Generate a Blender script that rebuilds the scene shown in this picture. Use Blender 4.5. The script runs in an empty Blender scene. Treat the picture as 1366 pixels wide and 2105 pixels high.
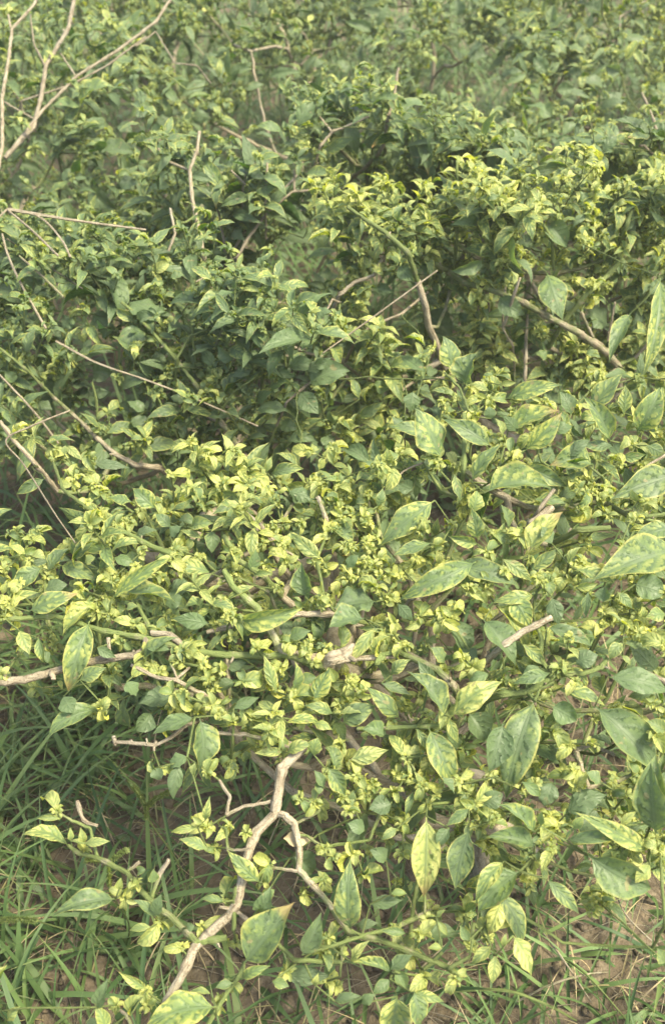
import bpy, math, random
import numpy as np
R = math.radians
rng = np.random.default_rng(11)
sc = bpy.context.scene

# ------------------------------------------------------------------ camera
CAM = np.array([0.0, 0.0, 1.25]); PITCH = R(40); HALF = R(26)
cam_d = bpy.data.cameras.new('camera'); cam = bpy.data.objects.new('camera', cam_d)
sc.collection.objects.link(cam); sc.camera = cam
cam.location = CAM; cam.rotation_euler = (math.pi/2-PITCH, 0, 0)
cam_d.sensor_fit = 'VERTICAL'; cam_d.sensor_height = 24; cam_d.lens = 12/math.tan(HALF)
cam_d.clip_start = .02; cam_d.clip_end = 400
cam_d.dof.use_dof = True; cam_d.dof.focus_distance = 1.14; cam_d.dof.aperture_fstop = 5.0

# ------------------------------------------------------------------ light
SUN_EL, SUN_AZ = 61, 112      # azimuth clockwise from +Y: high, from the right and a little behind the camera
w = bpy.data.worlds.new('World'); sc.world = w; w.use_nodes = True
nt = w.node_tree; bg = nt.nodes['Background']
sky = nt.nodes.new('ShaderNodeTexSky'); sky.sky_type = 'NISHITA'; sky.sun_disc = False
sky.sun_elevation = R(SUN_EL); sky.sun_rotation = R(SUN_AZ); sky.dust_density = 4; sky.air_density = 1.2
nt.links.new(sky.outputs[0], bg.inputs[0]); bg.inputs[1].default_value = .15
sd = bpy.data.lights.new('sun', 'SUN'); so = bpy.data.objects.new('sun', sd); sc.collection.objects.link(so)
sd.energy = 3.7; sd.angle = R(13); sd.color = (1, .92, .66)
so.rotation_euler = (R(90-SUN_EL), 0, -R(SUN_AZ)+math.pi)
sc.view_settings.view_transform = 'Standard'; sc.view_settings.look = 'None'
sc.view_settings.gamma = 1; sc.view_settings.exposure = 1.3
sc.cycles.max_bounces = 7; sc.cycles.diffuse_bounces = 4; sc.cycles.transmission_bounces = 4
sc.cycles.transparent_max_bounces = 4; sc.cycles.use_denoising = True

FPX = 1052.5/math.tan(HALF)
FW = np.array([0, math.cos(PITCH), -math.sin(PITCH)]); UP = np.array([0, math.sin(PITCH), math.cos(PITCH)]); RT = np.array([1., 0, 0])
def ray(px, py): return FW + RT*((px-683)/FPX) + UP*((1052.5-py)/FPX)
def PD(px, py, d): return CAM + d*ray(px, py)
def PZ(px, py, z):
    r = ray(px, py); return CAM + r*((z-CAM[2])/r[2])
def proj(p):
    v = p-CAM; d = v@FW
    d = np.where(np.abs(d) < 1e-3, 1e-3, d)
    return 683+FPX*(v@RT)/d, 1052.5-FPX*(v@UP)/d, d
# outlines of the four rows of bushes as they overlap, and the height of each row: the leafy face of a bush stands
# nearly upright below its crest, so each crest has a step down into the shade behind it
CREST = [([-500, 1900], [-260, -260]),
 ([-300, 0, 250, 300, 380, 460, 540, 600, 700, 770, 860, 960, 1080, 1250, 1366, 1900], [30, 35, 60, 235, 330, 300, 262, 212, 195, 238, 250, 262, 330, 300, 285, 280]),
 ([-300, 0, 60, 150, 250, 350, 430, 480, 560, 640, 700, 760, 850, 930, 1050, 1200, 1366, 1900], [455, 470, 530, 540, 505, 515, 545, 610, 625, 670, 400, 420, 455, 400, 415, 375, 365, 360]),
 ([-300, 0, 90, 140, 220, 330, 420, 520, 600, 660, 760, 830, 860, 900, 980, 1100, 1250, 1366, 1900], [1100, 1095, 930, 915, 975, 1010, 955, 985, 930, 940, 930, 830, 740, 690, 760, 800, 785, 765, 760]),
 ([-500, 1900], [2150, 2150])]
CTOP = [([0, 1], [.66, .66]), ([0, 300, 1366], [.60, .60, .66]), ([0, 700, 1000, 1366], [.55, .57, .62, .63]), ([0, 800, 900, 1366], [.49, .51, .55, .57])]
def row(px, py):
    e = [np.interp(px, *c) for c in CREST]; k = 0
    for i in (1, 2, 3): e[i] = e[i]+17*np.sin(np.asarray(px)*.034+i*2)+11*np.sin(np.asarray(px)*.083+i)
    for i in (1, 2, 3): k = np.where(py >= e[i], i, k)
    return k, e
def zcan(px, py):
    k, e = row(px, py); z = 0.
    for i in range(4):
        s = np.clip((py-e[i])/np.maximum(e[i+1]-e[i], 60), 0, 1); top = np.interp(px, *CTOP[i])
        f = .20*(1-np.minimum(1, s/.12))**2*.35+.44*s**1.35
        z = np.where(k == i, top*(1-f), z)
    return z
def dcan(px, py):
    return (CAM[2]-zcan(px, py))/(math.sin(PITCH)-(1052.5-py)/FPX*math.cos(PITCH))
def rnd(a, b, n=None): return rng.uniform(a, b, n)
def nrm(v):
    v = np.asarray(v, float); return v/np.maximum(np.linalg.norm(v, axis=-1, keepdims=True), 1e-9)

# ------------------------------------------------------------------ materials
def newmat(name):
    m = bpy.data.materials.new(name); m.use_nodes = True; t = m.node_tree; t.nodes.clear()
    return m, t, t.nodes, t.links
class NB:
    def __init__(s, t): s.t = t; s.n = t.nodes; s.l = t.links
    def node(s, k, **kw):
        x = s.n.new(k)
        for a, b in kw.items(): setattr(x, a, b)
        return x
    def inp(s, sock, v):
        if isinstance(v, bpy.types.NodeSocket): s.l.new(v, sock)
        elif v is not None: sock.default_value = v
    def m(s, op, a, b=None, c=None, clamp=False):
        x = s.node('ShaderNodeMath', operation=op, use_clamp=clamp)
        for i, v in enumerate((a, b, c)):
            if v is not None: s.inp(x.inputs[i], v)
        return x.outputs[0]
    def ss(s, v, a, b, lo=0., hi=1.):
        x = s.node('ShaderNodeMapRange', interpolation_type='SMOOTHSTEP')
        s.inp(x.inputs[0], v); x.inputs[1].default_value = a; x.inputs[2].default_value = b
        x.inputs[3].default_value = lo; x.inputs[4].default_value = hi
        return x.outputs[0]
    def noise(s, vec, sc_, det=3, rough=.5):
        x = s.node('ShaderNodeTexNoise'); s.inp(x.inputs['Vector'], vec)
        x.inputs['Scale'].default_value = sc_; x.inputs['Detail'].default_value = det; x.inputs['Roughness'].default_value = rough
        return x.outputs[0]
    def mix(s, f, a, b, bt='MIX'):
        x = s.node('ShaderNodeMix', data_type='RGBA', blend_type=bt)
        s.inp(x.inputs[0], f)
        s.inp(x.inputs[6], a if isinstance(a, bpy.types.NodeSocket) else (*a, 1)); s.inp(x.inputs[7], b if isinstance(b, bpy.types.NodeSocket) else (*b, 1))
        return x.outputs[2]
    def ramp(s, v, stops):
        x = s.node('ShaderNodeValToRGB'); s.inp(x.inputs[0], v); e = x.color_ramp.elements
        while len(e) < len(stops): e.new(.5)
        for i, (p, c) in enumerate(stops): e[i].position = p; e[i].color = (*c, 1)
        return x.outputs[0]
    def bump(s, h, strength, dist):
        x = s.node('ShaderNodeBump'); x.inputs['Strength'].default_value = strength; x.inputs['Distance'].default_value = dist
        s.inp(x.inputs['Height'], h); return x.outputs[0]

def leaf_material():
    m, t, n, l = newmat('leaf'); b = NB(t)
    uv = b.node('ShaderNodeUVMap', uv_map='uv').outputs[0]
    sx = b.node('ShaderNodeSeparateXYZ'); l.new(uv, sx.inputs[0]); u, v = sx.outputs[0], sx.outputs[1]
    at = b.node('ShaderNodeAttribute', attribute_name='lc'); sa = b.node('ShaderNodeSeparateColor'); l.new(at.outputs['Color'], sa.inputs[0])
    Y, rd, org = sa.outputs[0], sa.outputs[1], sa.outputs[2]
    co = b.node('ShaderNodeTexCoord').outputs['Object']
    a = b.m('ABSOLUTE', b.m('SUBTRACT', b.m('MULTIPLY', u, 2.), 1.))
    nz = b.noise(co, 240, 3)
    nb = b.noise(co, 60, 2)
    tt = b.m('ADD', b.m('SUBTRACT', b.m('MULTIPLY', v, 6.0), b.m('MULTIPLY', a, 1.5)), b.m('MULTIPLY', b.m('ADD', nz, nb), 1.1))
    s = b.m('PINGPONG', tt, .5)
    vein = b.m('MAXIMUM', b.m('MULTIPLY', b.ss(s, .0, .11, 1, 0), .75), b.ss(a, .03, .11, 1, 0))
    inter = b.m('MULTIPLY', b.ss(s, .05, .32), b.ss(a, .06, .3))
    spot = b.ss(b.m('ADD', b.m('MULTIPLY', b.m('ADD', nz, nb), .42), b.m('MULTIPLY', inter, .13)), .33, .70); big = b.ss(nb, .35, .65); edge = b.ss(a, .62, 1.)
    pat = b.m('ADD', b.m('ADD', b.m('MULTIPLY', inter, .12), b.m('MULTIPLY', b.m('MULTIPLY', spot, b.ss(big, 0., 1., .35, 1.)), .62)), b.m('MULTIPLY', b.m('MULTIPLY', edge, b.ss(nz, .3, .6, .2, 1.)), .30))
    amp = b.m('MULTIPLY', b.m('MINIMUM', b.m('MULTIPLY', Y, 2.5), 1.05), b.m('ADD', .28, b.m('MULTIPLY', at.outputs['Alpha'], .60)))
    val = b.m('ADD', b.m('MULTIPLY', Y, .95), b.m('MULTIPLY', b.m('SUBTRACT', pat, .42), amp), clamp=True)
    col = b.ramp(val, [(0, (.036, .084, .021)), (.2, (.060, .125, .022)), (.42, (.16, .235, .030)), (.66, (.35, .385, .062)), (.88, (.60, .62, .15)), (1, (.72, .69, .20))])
    dark = b.mix(rd, (.70, .74, .84), (1.28, 1.2, 1.0)); col = b.mix(1., col, dark, 'MULTIPLY')
    vcol = b.mix(.5, col, (.16, .24, .10)); col = b.mix(b.m('MULTIPLY', b.ss(a, .02, .07, 1, 0), .6), col, vcol)
    line = b.m('MULTIPLY', b.m('MULTIPLY', b.ss(a, .86, .95), b.ss(Y, .12, .4)), b.ss(v, .12, .3)); col = b.mix(b.m('MULTIPLY', line, .75), col, (.58, .50, .09))
    col = b.mix(b.m('MULTIPLY', b.m('MULTIPLY', vein, b.ss(Y, .2, .6)), .22), col, (.07, .12, .03))
    col = b.mix(b.m('MULTIPLY', b.ss(s, .0, .07, 1, 0), .28), col, vcol)
    col = b.mix(b.m('MULTIPLY', b.ss(b.noise(co, 45, 4, .7), .5, .72), .30), col, (.20, .25, .13))
    hole = b.ss(b.noise(co, 95, 1), .70, .73); col = b.mix(b.m('MULTIPLY', b.m('MULTIPLY', hole, at.outputs['Alpha']), .7), col, (.30, .20, .08))
    tipm = b.m('MULTIPLY', org, b.ss(b.m('ADD', v, b.m('MULTIPLY', nb, .3)), .86, 1.12))
    col = b.mix(tipm, col, (.47, .27, .09))
    mot = b.ss(b.noise(co, 900, 2), .62, .72); col = b.mix(b.m('MULTIPLY', mot, .22), col, (.40, .36, .24))
    geo = b.node('ShaderNodeNewGeometry')
    back = b.mix(.45, col, (.22, .28, .16)); colf = b.mix(geo.outputs['Backfacing'], col, back)
    bh = b.m('ADD', b.m('MULTIPLY', b.m('SUBTRACT', inter, vein), .6), b.m('MULTIPLY', nz, .5))
    bp = b.bump(b.m('MULTIPLY', bh, b.m('ADD', .25, b.m('MULTIPLY', at.outputs['Alpha'], .75))), .5, .0011)
    p = b.node('ShaderNodeBsdfPrincipled'); l.new(colf, p.inputs['Base Color']); l.new(bp, p.inputs['Normal'])
    b.inp(p.inputs['Roughness'], b.m('ADD', .32, b.m('MULTIPLY', nb, .28))); p.inputs['Specular IOR Level'].default_value = .32
    tr = b.node('ShaderNodeBsdfTranslucent'); tc = b.mix(1., colf, (1.25, 1.35, .55), 'MULTIPLY'); l.new(tc, tr.inputs[0]); l.new(bp, tr.inputs[1])
    mx = b.node('ShaderNodeMixShader'); mx.inputs[0].default_value = .38; l.new(p.outputs[0], mx.inputs[1]); l.new(tr.outputs[0], mx.inputs[2])
    o = b.node('ShaderNodeOutputMaterial'); l.new(mx.outputs[0], o.inputs[0]); return m

def stem_material():
    m, t, n, l = newmat('stem'); b = NB(t)
    at = b.node('ShaderNodeAttribute', attribute_name='lc'); sa = b.node('ShaderNodeSeparateColor'); l.new(at.outputs['Color'], sa.inputs[0])
    W_, rd = sa.outputs[0], sa.outputs[1]
    uv = b.node('ShaderNodeUVMap', uv_map='uv').outputs[0]; co = b.node('ShaderNodeTexCoord').outputs['Object']
    mp = b.node('ShaderNodeMapping'); l.new(uv, mp.inputs[0]); mp.inputs['Scale'].default_value = (9, 60, 1)
    streak = b.noise(mp.outputs[0], 1.0, 3, .6); nz = b.noise(co, 120, 3); fine = b.noise(co, 700, 2)
    wv = b.m('ADD', W_, b.m('MULTIPLY', b.m('SUBTRACT', nz, .5), .7), clamp=True)
    green = b.mix(streak, (.07, .11, .028), (.18, .21, .07))
    wood = b.mix(b.ss(streak, .3, .7), (.165, .135, .088), (.36, .315, .225))
    crack = b.m('MULTIPLY', b.ss(streak, .42, .30), b.ss(nz, .35, .6)); wood = b.mix(b.m('MULTIPLY', crack, .75), wood, (.09, .065, .04)); wood = b.mix(b.ss(fine, .5, .72), wood, (.15, .11, .065)); wood = b.mix(b.m('MULTIPLY', b.ss(b.noise(co, 35, 3), .5, .7), .5), wood, (.30, .27, .21))
    col = b.mix(b.ss(wv, .3, .7), green, wood)
    col = b.mix(1., col, b.mix(rd, (.8, .8, .8), (1.2, 1.2, 1.2)), 'MULTIPLY')
    p = b.node('ShaderNodeBsdfPrincipled'); l.new(col, p.inputs['Base Color']); p.inputs['Roughness'].default_value = .75
    p.inputs['Specular IOR Level'].default_value = .3
    l.new(b.bump(b.m('ADD', streak, b.m('MULTIPLY', fine, .5)), 1., .0022), p.inputs['Normal'])
    o = b.node('ShaderNodeOutputMaterial'); l.new(p.outputs[0], o.inputs[0]); return m

def grass_material():
    m, t, n, l = newmat('grass'); b = NB(t)
    at = b.node('ShaderNodeAttribute', attribute_name='lc'); sa = b.node('ShaderNodeSeparateColor'); l.new(at.outputs['Color'], sa.inputs[0])
    uv = b.node('ShaderNodeUVMap', uv_map='uv').outputs[0]; sx = b.node('ShaderNodeSeparateXYZ'); l.new(uv, sx.inputs[0])
    col = b.ramp(sa.outputs[0], [(0, (.070, .135, .042)), (.45, (.15, .23, .075)), (.65, (.20, .25, .08)), (.85, (.42, .34, .18)), (1, (.52, .42, .26))])
    col = b.mix(b.m('MULTIPLY', b.ss(sx.outputs[1], .75, 1), .4), col, (.34, .30, .12))
    col = b.mix(1., col, b.mix(sa.outputs[1], (.7, .75, .75), (1.3, 1.25, 1.2)), 'MULTIPLY')
    rib = b.m('SINE', b.m('MULTIPLY', sx.outputs[0], 40.))
    p = b.node('ShaderNodeBsdfPrincipled'); l.new(col, p.inputs['Base Color']); p.inputs['Roughness'].default_value = .45
    l.new(b.bump(rib, .3, .0004), p.inputs['Normal'])
    tr = b.node('ShaderNodeBsdfTranslucent'); l.new(col, tr.inputs[0])
    mx = b.node('ShaderNodeMixShader'); mx.inputs[0].default_value = .35; l.new(p.outputs[0], mx.inputs[1]); l.new(tr.outputs[0], mx.inputs[2])
    o = b.node('ShaderNodeOutputMaterial'); l.new(mx.outputs[0], o.inputs[0]); return m

def soil_material():
    m, t, n, l = newmat('soil'); b = NB(t)
    co = b.node('ShaderNodeTexCoord').outputs['Object']
    n1 = b.noise(co, 7, 4); n2 = b.noise(co, 60, 5, .65); n3 = b.noise(co, 350, 3)
    col = b.mix(b.ss(n1, .35, .65), (.085, .066, .040), (.165, .128, .082))
    col = b.mix(b.ss(n2, .45, .75), col, (.22, .18, .12)); col = b.mix(b.ss(n3, .6, .75), col, (.09, .065, .045))
    p = b.node('ShaderNodeBsdfPrincipled'); l.new(col, p.inputs['Base Color']); p.inputs['Roughness'].default_value = .95
    l.new(b.bump(b.m('ADD', n2, b.m('MULTIPLY', n3, .35)), 1., .006), p.inputs['Normal'])
    o = b.node('ShaderNodeOutputMaterial'); l.new(p.outputs[0], o.inputs[0]); return m
M_LEAF, M_STEM, M_GRASS, M_SOIL = leaf_material(), stem_material(), grass_material(), soil_material()

# ------------------------------------------------------------------ mesh helpers
class Acc:
    """collects quad patches and builds ONE mesh"""
    def __init__(s): s.v = []; s.f = []; s.uv = []; s.c = []; s.n = 0
    def add(s, V, F, UV, C):
        s.v.append(V); s.f.append(F+s.n); s.uv.append(UV); s.c.append(C if C.shape[1] == 4 else np.concatenate([C, np.ones((len(C), 1))], 1)); s.n += len(V)
    def build(s, name, mat, parent=None):
        if not s.n: return None
        V = np.concatenate(s.v).astype(np.float32); F = np.concatenate(s.f).astype(np.int32)
        UV = np.concatenate(s.uv).astype(np.float32); C = np.concatenate(s.c).astype(np.float32)
        me = bpy.data.meshes.new(name); me.vertices.add(len(V)); me.vertices.foreach_set('co', V.ravel())
        me.loops.add(F.size); me.loops.foreach_set('vertex_index', F.ravel())
        me.polygons.add(len(F)); me.polygons.foreach_set('loop_start', np.arange(0, F.size, 4, dtype=np.int32))
        me.polygons.foreach_set('use_smooth', np.ones(len(F), bool))
        me.update(calc_edges=True)
        ul = me.uv_layers.new(name='uv'); ul.data.foreach_set('uv', UV[F.ravel()].ravel())
        ca = me.attributes.new('lc', 'FLOAT_COLOR', 'POINT')
        ca.data.foreach_set('color', C.ravel())
        me.materials.append(mat)
        o = bpy.data.objects.new(name, me); sc.collection.objects.link(o)
        if parent: o.parent = parent
        return o

def leaf_batch(acc, P, T, N, L, W, bend, fold, roll, wav, twist, Y, nv=7, nu=4, shape=None, org=None, blade=False):
    """many curved blades at once; every argument is an array over the leaves"""
    P = np.atleast_2d(P); n = len(P)
    if n == 0: return
    f = lambda x: np.broadcast_to(np.asarray(x, float), (n,)).reshape(n, 1)
    L, W, bend, fold, roll, wav, twist, Y = map(f, (L, W, bend, fold, roll, wav, twist, Y))
    shape = f(.5 if shape is None else shape); org = f(0 if org is None else org)
    T = nrm(np.broadcast_to(T, (n, 3))); N = np.broadcast_to(N, (n, 3)); N = nrm(N-T*np.sum(N*T, 1, keepdims=True)); B = np.cross(N, T)
    v = np.linspace(0, 1, nv+1)[None]; u = np.linspace(-1, 1, nu+1)
    if blade: w = np.clip((1-v**2.2), .02, 1)*np.minimum(1, .55+v*3)*np.ones((n, 1))
    else:
        vb = np.clip((v-.07)/.93, 0, 1)
        pa = .62+.55*(1-shape); pb = 1.0+.85*(1-shape)
        vm = pa/(pa+pb); w = vb**pa*(1-vb)**pb/(vm**pa*(1-vm)**pb)
        w = np.maximum(w, np.where(v < .5, .045, .006))
    th = bend*(v**1.25)
    thm = (th[:, 1:]+th[:, :-1])/2
    z0 = np.zeros((n, 1)); ax = np.concatenate([z0, np.cumsum(np.cos(thm), 1)], 1)/nv; ah = np.concatenate([z0, np.cumsum(np.sin(thm), 1)], 1)/nv
    C = P[:, None]+T[:, None]*(ax*L)[..., None]-N[:, None]*(ah*L)[..., None]
    Nv = N[:, None]*np.cos(th)[..., None]+T[:, None]*np.sin(th)[..., None]
    tw = twist*v; Bv = B[:, None]*np.cos(tw)[..., None]+Nv*np.sin(tw)[..., None]; Nw = Nv*np.cos(tw)[..., None]-B[:, None]*np.sin(tw)[..., None]
    ph = rnd(0, 6.28, (n, 2)); fr = rnd(2.0, 3.6, (n, 1))
    V = np.empty((n, nv+1, nu+1, 3))
    for j, uu in enumerate(u):
        s_ = uu*w*W/2; au = abs(uu); side = 0 if uu < 0 else 1
        h = np.abs(s_)*np.sin(fold)+roll*W*w*au**2.5+wav*W*w*au**1.5*np.sin(fr*6.283*v+ph[:, side:side+1])
        V[:, :, j] = C+Bv*(s_*np.cos(fold))[..., None]+Nw*h[..., None]
    k = (nv+1)*(nu+1)
    ii, jj = np.meshgrid(np.arange(nv), np.arange(nu), indexing='ij'); q = (ii*(nu+1)+jj).ravel()
    F = np.stack([q, q+1, q+nu+2, q+nu+1], 1); F = (F[None]+(np.arange(n)*k)[:, None, None]).reshape(-1, 4)
    uv = np.stack(np.meshgrid(v[0], (u+1)/2, indexing='ij')[::-1], -1).reshape(1, k, 2).repeat(n, 0).reshape(-1, 2)
    rd = rnd(0, 1, (n, 1)); c = np.concatenate([Y, rd, org, np.clip((L-.014)/.022, 0, 1)], 1)[:, None].repeat(k, 1).reshape(-1, 4)
    acc.add(V.reshape(-1, 3), F, uv, c)

def tube(acc, pts, rad, wood, sides=6, rd=None, cap=True):
    pts = np.asarray(pts, float); m = len(pts); rad = np.broadcast_to(rad, (m,)).astype(float); wood = np.broadcast_to(wood, (m,)).astype(float)
    if cap:
        e = nrm(pts[-1]-pts[-2]); pts = np.concatenate([pts, [pts[-1]+e*rad[-1]*.15, pts[-1]+e*rad[-1]*.2]]); rad = np.concatenate([rad, [rad[-1]*.75, rad[-1]*.05]])
        wood = np.concatenate([wood, [.9, .9] if wood[-1] > .4 else wood[-1:].repeat(2)]); m += 2
    T = nrm(np.gradient(pts, axis=0)); ref = np.array([.31, .57, .76]); ref = np.where(np.abs(T@ref)[:, None] > .95, np.array([1., 0, 0]), ref)
    # one reference for the whole tube keeps the rings aligned
    r0 = np.array([1., 0, 0]) if np.abs(T[:, 0]).max() < .9 else (np.array([0, 0, 1.]) if np.abs(T[:, 2]).max() < .97 else np.array([0., 1, 0]))
    A = nrm(np.cross(T, r0)); B = np.cross(T, A)
    a = np.linspace(0, 2*math.pi, sides+1); ln = np.concatenate([[0], np.cumsum(np.linalg.norm(np.diff(pts, axis=0), axis=1))])
    V = pts[:, None]+(A[:, None]*np.cos(a)[None, :, None]+B[:, None]*np.sin(a)[None, :, None])*rad[:, None, None]
    k = sides+1; ii, jj = np.meshgrid(np.arange(m-1), np.arange(sides), indexing='ij'); q = (ii*k+jj).ravel()
    F = np.stack([q, q+k, q+k+1, q+1], 1)
    UV = np.stack([np.broadcast_to(a/6.283, (m, k)), np.broadcast_to(ln[:, None], (m, k))], -1).reshape(-1, 2)
    rd = rnd(0, 1) if rd is None else rd
    C = np.stack([wood[:, None].repeat(k, 1), np.full((m, k), rd), np.zeros((m, k))], -1).reshape(-1, 3)
    acc.add(V.reshape(-1, 3), F, UV, C)

def smooth(pts, step=.008, jit=0.0):
    """Catmull-Rom through the points, resampled"""
    p = np.asarray(pts, float)
    if len(p) == 2: q = np.stack([p[0], p[0]*.67+p[1]*.33, p[0]*.33+p[1]*.67, p[1]])
    else: q = p
    e = np.concatenate([[2*q[0]-q[1]], q, [2*q[-1]-q[-2]]]); out = []; par = []
    for i in range(1, len(e)-2):
        n = max(2, int(np.linalg.norm(e[i+1]-e[i])/step)); t = np.linspace(0, 1, n, endpoint=False)[:, None]
        out.append(.5*((2*e[i])+(-e[i-1]+e[i+1])*t+(2*e[i-1]-5*e[i]+4*e[i+1]-e[i+2])*t**2+(-e[i-1]+3*e[i]-3*e[i+1]+e[i+2])*t**3)); par.append(i-1+t[:, 0])
    out.append(e[-2:-1]); par.append(np.array([len(q)-1.])); out = np.concatenate(out); par = np.concatenate(par)/(len(q)-1)
    if jit: out[1:-1] += rng.normal(0, jit, (len(out)-2, 3))
    return out, par

def cluster(acc, c, rad, Y, axis=(0, -.35, 1), detail=True, dens=1.0):
    """a shoot tip: several tight rosettes of tiny recurved leaves"""
    c = np.asarray(c, float); axis = nrm(axis)
    ns = max(2, int(round((rad/.0046)**1.5*dens)))
    sub = rng.normal(0, 1, (ns, 3)); sub = nrm(sub)*rad*.62*rnd(.15, 1, (ns, 1))**.6; sub[0] = 0
    Ps, Ts, Ns, Ls, Ws, Bs = [], [], [], [], [], []
    for s in sub:
        ax = nrm(axis+rng.normal(0, .35, 3)+nrm(s+1e-6)*.5)
        k = int(rnd(6, 10)) if detail else int(rnd(5, 7))
        i = np.arange(k); ph = i*2.4+rnd(0, 6); inc = np.interp(i/k, [0, 1], [.25, 1.35])+rng.normal(0, .18, k)
        e1 = nrm(np.cross(ax, [.3, .9, .2])); e2 = np.cross(ax, e1)
        rad_ = e1*np.cos(ph)[:, None]+e2*np.sin(ph)[:, None]
        T = ax*np.cos(inc)[:, None]+rad_*np.sin(inc)[:, None]; N = ax*np.sin(inc)[:, None]-rad_*np.cos(inc)[:, None]
        L = rnd(.0050, .0100, k)*np.interp(i/k, [0, 1], [.6, 1.2]); big = rng.random(k) < .13; L = np.where(big, L*rnd(1.7, 3.2, k), L)
        Ps.append(c+s+rad_*.001); Ts.append(T); Ns.append(N); Ls.append(L); Ws.append(L*rnd(.40, .66, k)); Bs.append(rnd(1.2, 3.6, k))
    P = np.concatenate(Ps); n = len(P)
    leaf_batch(acc, P, np.concatenate(Ts), np.concatenate(Ns), np.concatenate(Ls), np.concatenate(Ws), np.concatenate(Bs), rnd(.1, .6, n), rnd(-.1, .3, n), .06, rnd(-.5, .5, n),
               np.clip(Y-.04+rng.normal(0, .19, n), .1, 1), 5 if detail else 4, 4 if detail else 2, rnd(.6, 1.05, n))
    return sub+c
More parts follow.
